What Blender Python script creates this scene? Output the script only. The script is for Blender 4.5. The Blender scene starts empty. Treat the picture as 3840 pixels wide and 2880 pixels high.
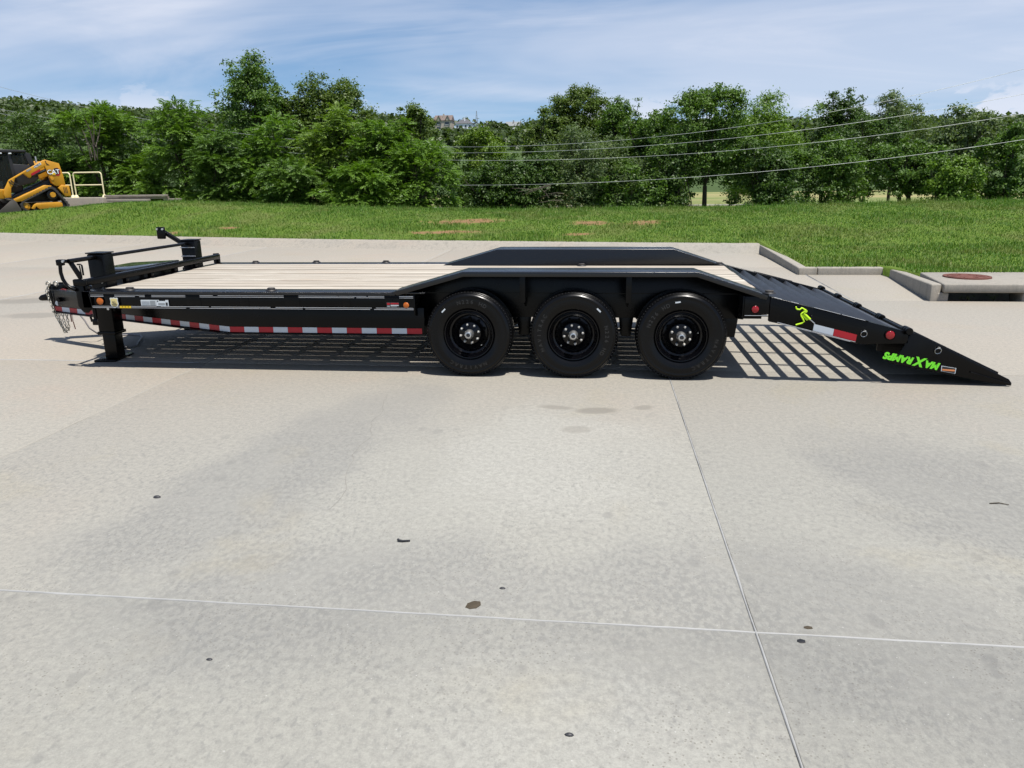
import bpy, bmesh, math, random
import numpy as np
from mathutils import Vector, Matrix

# ------------------------------------------------------------------ camera, sky, sun, exposure
SC = bpy.context.scene
COL = SC.collection
R = math.radians

cam_data = bpy.data.cameras.new('camera')
cam = bpy.data.objects.new('camera', cam_data)
COL.objects.link(cam)
SC.camera = cam
cam_data.sensor_fit = 'HORIZONTAL'
cam_data.sensor_width = 36.0
cam_data.lens = 26.016
cam_data.clip_start = 0.05
cam_data.clip_end = 3000.0
CAM_AT = Vector((0.2266, -6.3335, 1.6798))
_p, _y, _r = R(15.238), R(-6.9208), R(-0.759)
_f = Vector((math.sin(_y) * math.cos(_p), math.cos(_y) * math.cos(_p), -math.sin(_p)))
_x0 = Vector((math.cos(_y), -math.sin(_y), 0))
_u0 = _x0.cross(_f)
_x = math.cos(_r) * _x0 + math.sin(_r) * _u0
_u = -math.sin(_r) * _x0 + math.cos(_r) * _u0
_m = Matrix((_x, _u, -_f)).transposed().to_4x4()
_m.translation = CAM_AT
cam.matrix_world = _m

SUN_TO = Vector((0.24, -0.22, 1.0)).normalized()
SUN_EL = math.asin(SUN_TO.z)
SUN_ROT = math.atan2(SUN_TO.x, SUN_TO.y)
sun_data = bpy.data.lights.new('sun', 'SUN')
sun_data.energy = 4.9
sun_data.angle = R(0.53)
sun_data.color = (1.0, 0.955, 0.89)
sun = bpy.data.objects.new('sun', sun_data)
COL.objects.link(sun)
sun.rotation_euler = SUN_TO.to_track_quat('Z', 'Y').to_euler()
sun.location = (6, -5, 30)

world = bpy.data.worlds.new('World')
SC.world = world
world.use_nodes = True
wn, wl = world.node_tree.nodes, world.node_tree.links
wn.clear()
w_out = wn.new('ShaderNodeOutputWorld')
w_bg = wn.new('ShaderNodeBackground')
w_bg.inputs['Strength'].default_value = 0.092
w_sky = wn.new('ShaderNodeTexSky')
w_sky.sky_type = 'NISHITA'
w_sky.sun_disc = False
w_sky.sun_elevation = SUN_EL
w_sky.sun_rotation = SUN_ROT
w_sky.air_density = 1.05
w_sky.dust_density = 0.25
w_sky.ozone_density = 3.0
w_tc = wn.new('ShaderNodeTexCoord')
w_lift = wn.new('ShaderNodeMapping')        # deep blue carries on down to the skyline, as on a clear dry day
w_lift.inputs['Scale'].default_value = (1, 1, 0.90)
w_lift.inputs['Location'].default_value = (0, 0, 0.09)
wl.new(w_tc.outputs['Generated'], w_lift.inputs[0])
wl.new(w_lift.outputs[0], w_sky.inputs[0])


def wmath(op, a, b=None, clamp=False):
    n = wn.new('ShaderNodeMath'); n.operation = op; n.use_clamp = clamp
    for i, v in enumerate((a, b)):
        if v is None: continue
        if isinstance(v, (int, float)): n.inputs[i].default_value = v
        else: wl.new(v, n.inputs[i])
    return n.outputs[0]


def wnoise(vec, scale, detail, rough, dist=0.0, off=(0, 0, 0), stretch=(1, 1, 1)):
    mp = wn.new('ShaderNodeMapping'); mp.inputs['Location'].default_value = off; mp.inputs['Scale'].default_value = stretch
    wl.new(vec, mp.inputs['Vector'])
    n = wn.new('ShaderNodeTexNoise')
    n.inputs['Scale'].default_value = scale; n.inputs['Detail'].default_value = detail
    n.inputs['Roughness'].default_value = rough; n.inputs['Distortion'].default_value = dist
    wl.new(mp.outputs[0], n.inputs['Vector'])
    return n.outputs['Fac']


def wramp(fac, stops):
    n = wn.new('ShaderNodeValToRGB')
    e = n.color_ramp.elements
    while len(e) < len(stops): e.new(0.5)
    for k, (pos, v) in enumerate(stops):
        e[k].position = pos; e[k].color = (v, v, v, 1)
    n.color_ramp.interpolation = 'EASE'
    wl.new(fac, n.inputs[0])
    return n.outputs[0]


w_sep = wn.new('ShaderNodeSeparateXYZ')
wl.new(w_tc.outputs['Generated'], w_sep.inputs[0])
_zz = wmath('ADD', wmath('MAXIMUM', w_sep.outputs[2], 0.0), 0.16)
w_comb = wn.new('ShaderNodeCombineXYZ')
wl.new(wmath('DIVIDE', w_sep.outputs[0], _zz), w_comb.inputs[0])
wl.new(wmath('DIVIDE', w_sep.outputs[1], _zz), w_comb.inputs[1])
# thin high cloud: broad veils plus drawn-out streaks
veil = wramp(wnoise(w_comb.outputs[0], 0.55, 5, 0.55, 0.6, (1.9, 2.6, 0), (0.55, 1.0, 1)), [(0.38, 0.0), (0.66, 1.0)])
streak = wramp(wnoise(w_comb.outputs[0], 1.15, 8, 0.60, 1.1, (7.3, 2.2, 0), (0.45, 1.05, 1)), [(0.36, 0.0), (0.76, 1.0)])
cl = wmath('ADD', wmath('MULTIPLY', veil, 0.54), wmath('MULTIPLY', streak, 0.34), True)
# small heaped clouds low over the horizon
puff = wramp(wnoise(w_tc.outputs['Generated'], 7.5, 6, 0.58, 0.2, (4.2, 2.2, 0.1), (1, 1, 2.2)), [(0.50, 0.0), (0.57, 1.0)])
low = wramp(w_sep.outputs[2], [(0.07, 1.0), (0.145, 0.0)])
cl = wmath('MAXIMUM', cl, wmath('MULTIPLY', wmath('MULTIPLY', puff, low), 0.85))
w_mix = wn.new('ShaderNodeMixRGB')
wl.new(cl, w_mix.inputs[0])
w_hs = wn.new('ShaderNodeHueSaturation'); w_hs.inputs['Saturation'].default_value = 1.12; w_hs.inputs['Value'].default_value = 1.0
wl.new(w_sky.outputs[0], w_hs.inputs['Color'])
wl.new(w_hs.outputs[0], w_mix.inputs[1])
w_mix.inputs[2].default_value = (6.2, 6.5, 7.4, 1)
wl.new(w_mix.outputs[0], w_bg.inputs['Color'])
wl.new(w_bg.outputs[0], w_out.inputs[0])

SC.view_settings.view_transform = 'Standard'
SC.view_settings.look = 'None'
SC.view_settings.exposure = 0.48
SC.view_settings.gamma = 1.0
SC.view_settings.use_curve_mapping = False
SC.render.engine = 'CYCLES'
SC.cycles.use_denoising = True
SC.cycles.use_adaptive_sampling = True
SC.cycles.adaptive_threshold = 0.02
SC.cycles.max_bounces = 4
SC.cycles.diffuse_bounces = 2
SC.cycles.glossy_bounces = 2
SC.cycles.transmission_bounces = 2
SC.cycles.transparent_max_bounces = 6
SC.cycles.caustics_reflective = False
SC.cycles.caustics_refractive = False

# ------------------------------------------------------------------ helpers
def tag(o, label=None, cat=None, group=None, kind=None):
    if label: o['label'] = label
    if cat: o['category'] = cat
    if group: o['group'] = group
    if kind: o['kind'] = kind
    return o


def empty(name, loc=(0, 0, 0), rot=(0, 0, 0), parent=None):
    o = bpy.data.objects.new(name, None)
    COL.objects.link(o)
    o.location = loc
    o.rotation_euler = rot
    o.empty_display_size = 0.1
    if parent: o.parent = parent
    return o


def link(name, me, mat=None, parent=None, loc=None, rot=None, smooth=None, bevel=0.0, segs=2):
    o = bpy.data.objects.new(name, me)
    COL.objects.link(o)
    if mat and not me.materials: me.materials.append(mat)
    if parent: o.parent = parent
    if loc: o.location = loc
    if rot: o.rotation_euler = rot
    if smooth is not None and len(me.polygons):
        if smooth == 180: me.polygons.foreach_set('use_smooth', [True] * len(me.polygons))
        else:
            me.polygons.foreach_set('use_smooth', [True] * len(me.polygons))
            me.set_sharp_from_angle(angle=R(smooth))
    if bevel:
        b = o.modifiers.new('bevel', 'BEVEL'); b.width = bevel; b.segments = segs
        b.limit_method = 'ANGLE'; b.angle_limit = R(40); b.harden_normals = False
        me.polygons.foreach_set('use_smooth', [True] * len(me.polygons))
    return o


def copy_tree(o, parent=None):
    c = o.copy(); COL.objects.link(c); c.parent = parent
    for ch in list(o.children): copy_tree(ch, c)
    return c


def np_mesh(name, v, f):
    v = np.ascontiguousarray(v, dtype=np.float32); f = np.ascontiguousarray(f, dtype=np.int32)
    me = bpy.data.meshes.new(name)
    me.vertices.add(len(v)); me.vertices.foreach_set('co', v.ravel())
    k = f.shape[1]
    me.loops.add(f.size); me.loops.foreach_set('vertex_index', f.ravel())
    me.polygons.add(len(f)); me.polygons.foreach_set('loop_start', np.arange(0, f.size, k, dtype=np.int32))
    me.update(calc_edges=True)
    me.validate()
    return me


class MB:
    """collects shapes for ONE mesh"""
    def __init__(s): s.v, s.f = [], []

    def add(s, vs, fs):
        b = len(s.v); s.v += [tuple(p) for p in vs]; s.f += [[b + i for i in q] for q in fs]; return s

    def box(s, x0, x1, y0, y1, z0, z1, mat=None):
        vs = [Vector(p) for p in ((x0, y0, z0), (x1, y0, z0), (x1, y1, z0), (x0, y1, z0), (x0, y0, z1), (x1, y0, z1), (x1, y1, z1), (x0, y1, z1))]
        if mat: vs = [mat @ p for p in vs]
        return s.add(vs, [(0, 3, 2, 1), (4, 5, 6, 7), (0, 1, 5, 4), (1, 2, 6, 5), (2, 3, 7, 6), (3, 0, 4, 7)])

    def prism(s, poly, a0, a1, axis='y', mat=None):
        """poly: 2D points (x,z) for axis y, (x,y) for axis z, (y,z) for axis x"""
        def P(p, a):
            q = {'y': (p[0], a, p[1]), 'z': (p[0], p[1], a), 'x': (a, p[0], p[1])}[axis]
            return mat @ Vector(q) if mat else Vector(q)
        n = len(poly)
        area = sum(poly[i][0] * poly[(i + 1) % n][1] - poly[(i + 1) % n][0] * poly[i][1] for i in range(n))
        if (area > 0) == (axis == 'y'): poly = poly[::-1]
        if axis == 'y': poly = poly  # outward normals handled by recalculation
        vs = [P(p, a0) for p in poly] + [P(p, a1) for p in poly]
        fs = [list(range(n)), list(range(2 * n - 1, n - 1, -1))] + [(i, n + i, n + (i + 1) % n, (i + 1) % n) for i in range(n)]
        return s.add(vs, fs)

    def tube(s, pts, r, n=8, caps=True, closed=False):
        pts = [Vector(p) for p in pts]
        rs = r if isinstance(r, (list, tuple)) else [r] * len(pts)
        m = len(pts); ring = []; up = None
        for i, p in enumerate(pts):
            if closed: t = pts[(i + 1) % m] - pts[i - 1]
            else: t = pts[min(i + 1, m - 1)] - pts[max(i - 1, 0)]
            t.normalize()
            if up is None:
                up = Vector((0, 0, 1)) if abs(t.z) < 0.9 else Vector((1, 0, 0))
            a = t.cross(up)
            if a.length < 1e-6: a = t.orthogonal()
            a.normalize(); b = a.cross(t).normalized(); up = b
            ring.append([p + (a * math.cos(2 * math.pi * k / n) + b * math.sin(2 * math.pi * k / n)) * rs[i] for k in range(n)])
        vs = [q for g in ring for q in g]; fs = []
        for i in range(m if closed else m - 1):
            j = (i + 1) % m
            for k in range(n):
                fs.append((i * n + k, i * n + (k + 1) % n, j * n + (k + 1) % n, j * n + k))
        if caps and not closed:
            fs.append(list(range(n))[::-1]); fs.append([(m - 1) * n + k for k in range(n)])
        return s.add(vs, fs)

    def lathe(s, prof, n=32, axis='y', at=(0, 0, 0), close_ends=False):
        """prof: (radius, along)"""
        vs, fs = [], []
        at = Vector(at)
        for r_, a in prof:
            for k in range(n):
                c_, s_ = math.cos(2 * math.pi * k / n) * r_, math.sin(2 * math.pi * k / n) * r_
                q = {'y': (c_, a, s_), 'z': (c_, s_, a), 'x': (a, c_, s_)}[axis]
                vs.append(at + Vector(q))
        m = len(prof)
        for i in range(m - 1):
            for k in range(n):
                fs.append((i * n + k, i * n + (k + 1) % n, (i + 1) * n + (k + 1) % n, (i + 1) * n + k))
        if close_ends:
            fs.append(list(range(n))[::-1]); fs.append([(m - 1) * n + k for k in range(n)])
        return s.add(vs, fs)

    def disc(s, c, r_, nrm, n=20):
        c = Vector(c); nrm = Vector(nrm).normalized(); a = nrm.orthogonal().normalized(); b = nrm.cross(a)
        return s.add([c + (a * math.cos(2 * math.pi * k / n) + b * math.sin(2 * math.pi * k / n)) * r_ for k in range(n)], [list(range(n))])

    def mesh(s, name, recalc=True):
        me = bpy.data.meshes.new(name)
        me.from_pydata(s.v, [], s.f)
        if recalc:
            bm = bmesh.new(); bm.from_mesh(me)
            bmesh.ops.recalc_face_normals(bm, faces=bm.faces)
            bm.to_mesh(me); bm.free()
        me.update()
        return me

    def build(s, name, mat, parent=None, bevel=0.0, smooth=None, segs=2, recalc=True, loc=None, rot=None):
        return link(name, s.mesh(name, recalc), mat, parent, loc, rot, smooth, bevel, segs)


def text_mesh(txt, size=1.0, fat=0.0, shear=0.0, extrude=0.0, align='LEFT', space=1.0):
    cu = bpy.data.curves.new('t', 'FONT')
    cu.body = txt; cu.size = size; cu.offset = fat; cu.shear = shear; cu.extrude = extrude
    cu.align_x = align; cu.space_character = space; cu.resolution_u = 3
    o = bpy.data.objects.new('t', cu); COL.objects.link(o)
    dg = bpy.context.evaluated_depsgraph_get()
    me = bpy.data.meshes.new_from_object(o.evaluated_get(dg))
    bpy.data.objects.remove(o); bpy.data.curves.remove(cu)
    return me


def frame_matrix(origin, xdir, ydir):
    x = Vector(xdir).normalized(); y = Vector(ydir); z = x.cross(y).normalized(); y = z.cross(x)
    m = Matrix((x, y, z)).transposed().to_4x4(); m.translation = Vector(origin); return m


# ------------------------------------------------------------------ materials
class N:
    """tiny node-graph builder for one material"""
    def __init__(s, name):
        s.m = bpy.data.materials.new(name); s.m.use_nodes = True
        s.n, s.l = s.m.node_tree.nodes, s.m.node_tree.links
        s.n.clear()
        s.out = s.n.new('ShaderNodeOutputMaterial')
        s.b = s.n.new('ShaderNodeBsdfPrincipled')
        s.l.new(s.b.outputs[0], s.out.inputs[0])

    def set(s, key, v):
        i = s.b.inputs[key]
        if hasattr(v, 'is_output') or isinstance(v, bpy.types.NodeSocket): s.l.new(v, i)
        elif isinstance(v, (tuple, list)): i.default_value = (*v, 1) if len(v) == 3 else v
        else: i.default_value = v
        return s

    def pos(s):
        return s.n.new('ShaderNodeNewGeometry').outputs['Position']

    def obj(s):
        return s.n.new('ShaderNodeTexCoord').outputs['Object']

    def island(s):
        return s.n.new('ShaderNodeNewGeometry').outputs['Random Per Island']

    def orandom(s):
        return s.n.new('ShaderNodeObjectInfo').outputs['Random']

    def ocolor(s):
        return s.n.new('ShaderNodeObjectInfo').outputs['Color']

    def mapping(s, v, scale=(1, 1, 1), loc=(0, 0, 0), rot=(0, 0, 0)):
        n = s.n.new('ShaderNodeMapping'); s.l.new(v, n.inputs[0])
        n.inputs['Scale'].default_value = scale; n.inputs['Location'].default_value = loc; n.inputs['Rotation'].default_value = rot
        return n.outputs[0]

    def noise(s, v, scale, detail=4, rough=0.55, dist=0.0):
        n = s.n.new('ShaderNodeTexNoise'); s.l.new(v, n.inputs['Vector'])
        n.inputs['Scale'].default_value = scale; n.inputs['Detail'].default_value = detail
        n.inputs['Roughness'].default_value = rough; n.inputs['Distortion'].default_value = dist
        return n.outputs['Fac']

    def voronoi(s, v, scale, feature='F1', rnd=1.0):
        n = s.n.new('ShaderNodeTexVoronoi'); s.l.new(v, n.inputs['Vector']); n.feature = feature
        n.inputs['Scale'].default_value = scale; n.inputs['Randomness'].default_value = rnd
        return n.outputs['Distance']

    def ramp(s, f, a, b, va=0.0, vb=1.0):
        n = s.n.new('ShaderNodeMapRange'); s.l.new(f, n.inputs[0]); n.clamp = True
        n.interpolation_type = 'SMOOTHSTEP'
        n.inputs[1].default_value = a; n.inputs[2].default_value = b; n.inputs[3].default_value = va; n.inputs[4].default_value = vb
        return n.outputs[0]

    def math(s, op, a, b=0.0, clamp=False):
        n = s.n.new('ShaderNodeMath'); n.operation = op; n.use_clamp = clamp
        for i, v in enumerate((a, b)):
            if isinstance(v, (int, float)): n.inputs[i].default_value = v
            else: s.l.new(v, n.inputs[i])
        return n.outputs[0]

    def mix(s, f, a, b, mode='MIX'):
        n = s.n.new('ShaderNodeMixRGB'); n.blend_type = mode
        for i, v in ((0, f), (1, a), (2, b)):
            if isinstance(v, (int, float)): n.inputs[i].default_value = v if i == 0 else (v, v, v, 1)
            elif isinstance(v, (tuple, list)): n.inputs[i].default_value = (*v, 1) if len(v) == 3 else v
            else: s.l.new(v, n.inputs[i])
        return n.outputs[0]

    def bump(s, h, strength=0.3, dist=0.01):
        n = s.n.new('ShaderNodeBump'); n.inputs['Strength'].default_value = strength; n.inputs['Distance'].default_value = dist
        s.l.new(h, n.inputs['Height']); s.l.new(n.outputs[0], s.b.inputs['Normal'])
        return s


def plain(name, col, rough=0.5, metal=0.0, spec=0.5, vary=0.12, scale=8.0, bump=0.0, bscale=60.0):
    g = N(name); p = g.obj()
    f = g.noise(p, scale, 5)
    g.set('Base Color', g.mix(f, tuple(c * (1 - vary) for c in col), tuple(min(1, c * (1 + vary)) for c in col)))
    g.set('Roughness', g.math('ADD', g.math('MULTIPLY', g.math('SUBTRACT', g.noise(p, scale * 2.3, 4), 0.5), 0.25), rough, True))
    g.set('Metallic', metal); g.set('Specular IOR Level', spec)
    if bump: g.bump(g.noise(p, bscale, 4), bump, 0.004)
    return g.m


def black_paint():
    g = N('black_paint'); p = g.pos()
    dust = g.ramp(g.noise(p, 3.0, 6, 0.65), 0.45, 0.8)
    g.set('Base Color', g.mix(dust, (0.0016, 0.0016, 0.0019), (0.0042, 0.0040, 0.0038)))
    g.set('Roughness', g.math('ADD', g.math('MULTIPLY', g.noise(p, 9.0, 5), 0.16), 0.17))
    g.set('Specular IOR Level', 0.17)
    g.bump(g.noise(p, 45.0, 3), 0.03, 0.01)
    return g.m


def tread_plate():
    g = N('tread_plate'); p = g.pos()
    mp = g.mapping(p, (34, 34, 34), rot=(0, 0, R(45)))
    n = g.n.new('ShaderNodeTexChecker'); g.l.new(mp, n.inputs[0]); n.inputs['Scale'].default_value = 1.0
    lump = g.voronoi(g.mapping(p, (52, 30, 52)), 1.0, 'F1', 0.15)
    h = g.ramp(lump, 0.12, 0.42, 1.0, 0.0)
    g.set('Base Color', (0.0024, 0.0024, 0.003)); g.set('Roughness', 0.27); g.set('Specular IOR Level', 0.55)
    g.bump(h, 0.55, 0.004)
    return g.m


def wood():
    g = N('weathered_wood'); p = g.pos(); r = g.orandom()
    off = g.n.new('ShaderNodeCombineXYZ'); g.l.new(g.math('MULTIPLY', r, 40.0), off.inputs[0]); g.l.new(g.math('MULTIPLY', r, 17.0), off.inputs[1])
    va = g.n.new('ShaderNodeVectorMath'); va.operation = 'ADD'; g.l.new(p, va.inputs[0]); g.l.new(off.outputs[0], va.inputs[1])
    v = va.outputs[0]
    grain = g.noise(g.mapping(v, (0.9, 26, 26)), 1.6, 7, 0.62, 0.5)
    fine = g.noise(g.mapping(v, (3.0, 150, 150)), 1.0, 4, 0.6)
    blot = g.noise(g.mapping(v, (0.7, 3.0, 3.0)), 1.0, 5, 0.6, 0.8)
    c = g.mix(g.ramp(grain, 0.33, 0.66), (0.27, 0.235, 0.188), (0.52, 0.48, 0.41))
    c = g.mix(g.ramp(fine, 0.50, 0.75, 0.0, 0.32), c, (0.27, 0.235, 0.20))
    c = g.mix(g.ramp(blot, 0.56, 0.74, 0.0, 0.45), c, (0.40, 0.27, 0.165))
    knot = g.voronoi(g.mapping(v, (1.6, 7.0, 7.0)), 1.0)
    c = g.mix(g.ramp(knot, 0.03, 0.12, 0.65, 0.0), c, (0.17, 0.11, 0.07))
    crack = g.noise(g.mapping(v, (0.55, 60, 60)), 1.0, 3, 0.5, 0.25)
    ck = g.ramp(crack, 0.60, 0.66)
    c = g.mix(g.math('MULTIPLY', ck, 0.75), c, (0.09, 0.075, 0.06))
    c = g.mix(g.math('MULTIPLY', r, 0.45), c, (0.30, 0.255, 0.20))
    gy = g.n.new('ShaderNodeSeparateXYZ'); g.l.new(g.n.new('ShaderNodeTexCoord').outputs['Generated'], gy.inputs[0])
    ed = g.ramp(g.math('ADD', g.math('ABSOLUTE', g.math('SUBTRACT', gy.outputs[1], 0.5)), g.math('MULTIPLY', g.math('SUBTRACT', blot, 0.5), 0.22)), 0.38, 0.50)
    c = g.mix(g.math('MULTIPLY', ed, 0.42), c, (0.09, 0.073, 0.056))      # dirt packed along the plank edges
    g.set('Base Color', c); g.set('Roughness', 0.82); g.set('Specular IOR Level', 0.25)
    g.bump(g.math('SUBTRACT', grain, g.math('MULTIPLY', ck, 0.8)), 0.35, 0.004)
    return g.m


def concrete(name, tone=0.0, near_mottle=True):
    """broom-finished slab: sandy far off, greyer and speckled with damp-looking spots near the joints"""
    g = N(name); p = g.pos()
    big = g.noise(p, 0.32, 2, 0.55, 0.4)
    mid = g.noise(p, 1.1, 5, 0.6, 0.5)
    sep = g.n.new('ShaderNodeSeparateXYZ'); g.l.new(p, sep.inputs[0])
    # paving past the trailer is a warmer, sandier pour
    warm = g.math('ADD', g.math('MULTIPLY', g.ramp(sep.outputs[1], -2.6, 1.0), 0.75), g.math('MULTIPLY', g.ramp(sep.outputs[0], -1.2, -4.0), 0.5), True)
    warm = g.math('MULTIPLY', warm, g.ramp(big, 0.22, 0.6, 0.55, 1.0))
    c = g.mix(warm, (0.292, 0.286, 0.250), (0.332, 0.292, 0.238))
    rosy = g.ramp(g.noise(p, 0.55, 4, 0.6, 0.6), 0.52, 0.72)
    c = g.mix(g.math('MULTIPLY', g.math('MULTIPLY', rosy, warm), 0.40), c, (0.37, 0.270, 0.205))
    # pale worn strip in the middle, grey traffic film either side
    def blob(cx, cy, rx, ry, rot, lo=0.35, hi=1.0):
        mp = g.n.new('ShaderNodeMapping'); mp.vector_type = 'TEXTURE'
        mp.inputs['Location'].default_value = (cx, cy, 0); mp.inputs['Rotation'].default_value = (0, 0, R(rot)); mp.inputs['Scale'].default_value = (rx, ry, 1)
        wv = g.n.new('ShaderNodeVectorMath'); wv.operation = 'LENGTH'
        g.l.new(p, mp.inputs[0]); g.l.new(mp.outputs[0], wv.inputs[0])
        dd = g.math('ADD', wv.outputs['Value'], g.math('MULTIPLY', g.math('SUBTRACT', mid, 0.5), 1.9))
        return g.ramp(dd, lo, hi, 1.0, 0.0)
    if near_mottle:
        film = g.math('MAXIMUM', g.math('MAXIMUM', blob(-1.75, -2.3, 0.8, 2.4, -14), blob(-0.9, -3.6, 1.6, 0.75, 10)), blob(1.0, -3.7, 1.7, 0.9, -8))
        film = g.math('MAXIMUM', film, blob(2.2, -2.2, 0.9, 1.3, 20))
        pale = g.math('MAXIMUM', blob(-0.05, -1.9, 0.8, 1.4, 0), blob(0.2, -4.6, 0.9, 0.8, 0))
        c = g.mix(g.math('MULTIPLY', film, 0.42), c, (0.190, 0.190, 0.180))
        c = g.mix(g.math('MULTIPLY', pale, 0.55), c, (0.350, 0.344, 0.306))
        # dark damp-looking flecks, a few centimetres across, drawn out one way
        sp = g.noise(g.mapping(p, (1.0, 0.62, 1), rot=(0, 0, R(25))), 40.0, 4, 0.6, 0.0)
        sp2 = g.noise(g.mapping(p, (1.0, 0.8, 1), loc=(5, 3, 0)), 13.0, 4, 0.6, 0.2)
        near = g.ramp(sep.outputs[1], 0.5, -2.6)
        dens = g.math('ADD', g.math('MULTIPLY', film, 0.10), g.math('MULTIPLY', g.ramp(mid, 0.40, 0.64), 0.05))
        spots = g.math('MULTIPLY', g.ramp(g.math('ADD', sp, dens), 0.53, 0.72), g.ramp(g.noise(p, 0.9, 5, 0.7, 1.0), 0.38, 0.58, 0.30, 1.0))
        spots2 = g.ramp(g.math('ADD', sp2, g.math('MULTIPLY', film, 0.05)), 0.60, 0.70)
        c = g.mix(g.math('MULTIPLY', g.math('MULTIPLY', spots, near), 0.50), c, (0.130, 0.131, 0.127))
        c = g.mix(g.math('MULTIPLY', g.math('MULTIPLY', spots2, near), 0.22), c, (0.165, 0.165, 0.160))
        # separate drip marks
        dv_ = g.n.new('ShaderNodeTexVoronoi'); dv_.inputs['Scale'].default_value = 8.5; g.l.new(g.mapping(p, (1.0, 0.7, 1), rot=(0, 0, R(20))), dv_.inputs['Vector'])
        rr2 = g.n.new('ShaderNodeSeparateColor'); g.l.new(dv_.outputs['Color'], rr2.inputs[0])
        size = g.math('MULTIPLY', g.math('POWER', rr2.outputs[0], 3.0), 0.34)
        dd2 = g.math('SUBTRACT', g.math('ADD', dv_.outputs['Distance'], g.math('MULTIPLY', g.math('SUBTRACT', sp, 0.5), 0.35)), size)
        drip = g.math('MULTIPLY', g.ramp(dd2, -0.06, 0.05, 1.0, 0.0), g.ramp(g.noise(p, 0.7, 3, 0.6), 0.38, 0.60))
        c = g.mix(g.math('MULTIPLY', g.math('MULTIPLY', drip, near), 0.40), c, (0.120, 0.120, 0.116))
        yel = g.ramp(g.noise(p, 0.8, 5, 0.6, 0.4), 0.56, 0.70)
        c = g.mix(g.math('MULTIPLY', yel, 0.34), c, (0.31, 0.275, 0.190))
        for (cx, cy, rx, ry, rot, k) in ((0.22, -0.93, 0.20, 0.10, 6, 0.8), (-0.08, -0.87, 0.17, 0.07, -8, 0.6), (0.57, -0.83, 0.10, 0.07, 30, 0.65),
                                         (0.08, -1.39, 0.10, 0.085, 0, 0.42), (-8.4, 4.2, 0.8, 0.35, 10, 0.6), (-7.4, 2.9, 0.6, 0.25, 5, 0.6)):
            c = g.mix(g.math('MULTIPLY', blob(cx, cy, rx, ry, rot, 0.55, 1.05), k), c, (0.17, 0.155, 0.128))
    else:
        c = g.mix(g.math('MULTIPLY', g.ramp(mid, 0.42, 0.7), 0.4), c, (0.24, 0.225, 0.195))
        run = g.noise(g.mapping(p, (9, 9, 1.1)), 1.0, 5, 0.65)
        c = g.mix(g.ramp(run, 0.48, 0.72, 0.0, 0.5), c, (0.15, 0.138, 0.115))
        chip = g.noise(p, 16.0, 6, 0.7)
        c = g.mix(g.ramp(chip, 0.60, 0.68, 0.0, 0.5), c, (0.19, 0.165, 0.13))
    grit = g.voronoi(p, 58.0)
    pits = g.math('MULTIPLY', g.ramp(grit, 0.12, 0.27, 1.0, 0.0), g.ramp(g.noise(p, 1.7, 3), 0.36, 0.66, 0.15, 1.0))
    c = g.mix(g.math('MULTIPLY', pits, 0.62), c, (0.095, 0.082, 0.062))
    fl = g.voronoi(g.mapping(p, loc=(3.3, 1.7, 0)), 22.0)
    c = g.mix(g.math('MULTIPLY', g.ramp(fl, 0.035, 0.06, 1.0, 0.0), 0.5), c, (0.62, 0.61, 0.58))
    fine = g.noise(p, 28.0, 7, 0.88)
    c = g.mix(g.ramp(fine, 0.34, 0.68, 0.0, 0.70), c, (0.180, 0.175, 0.158))
    c = g.mix(g.ramp(g.noise(p, 160.0, 3, 0.7), 0.56, 0.72, 0.0, 0.30), c, (0.42, 0.405, 0.37))
    streak = g.noise(g.mapping(p, (2.0, 40, 2)), 1.0, 3)
    c = g.mix(g.ramp(streak, 0.45, 0.75, 0.0, 0.14), c, (0.27, 0.255, 0.23))
    if tone: c = g.mix(abs(tone), c, (0.5, 0.48, 0.44) if tone > 0 else (0.16, 0.155, 0.145))
    g.set('Base Color', c); g.set('Roughness', 0.86); g.set('Specular IOR Level', 0.28)
    g.bump(g.noise(p, 70.0, 2, 0.6), 0.22, 0.006)
    return g.m


def leaf_material():
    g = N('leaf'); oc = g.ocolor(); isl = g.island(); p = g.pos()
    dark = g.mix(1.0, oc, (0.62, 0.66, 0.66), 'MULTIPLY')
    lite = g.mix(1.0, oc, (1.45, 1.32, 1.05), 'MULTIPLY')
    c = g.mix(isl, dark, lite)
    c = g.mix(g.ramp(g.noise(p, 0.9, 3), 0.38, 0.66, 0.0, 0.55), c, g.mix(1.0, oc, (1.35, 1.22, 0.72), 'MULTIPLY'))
    g.set('Base Color', c); g.set('Roughness', 0.5); g.set('Specular IOR Level', 0.35)
    tr = g.n.new('ShaderNodeBsdfTranslucent')
    g.l.new(g.mix(1.0, c, (1.35, 1.5, 0.55), 'MULTIPLY'), tr.inputs[0])
    mx = g.n.new('ShaderNodeMixShader'); mx.inputs[0].default_value = 0.30
    g.l.new(g.b.outputs[0], mx.inputs[1]); g.l.new(tr.outputs[0], mx.inputs[2])
    g.l.new(mx.outputs[0], g.out.inputs[0])
    return g.m


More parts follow.
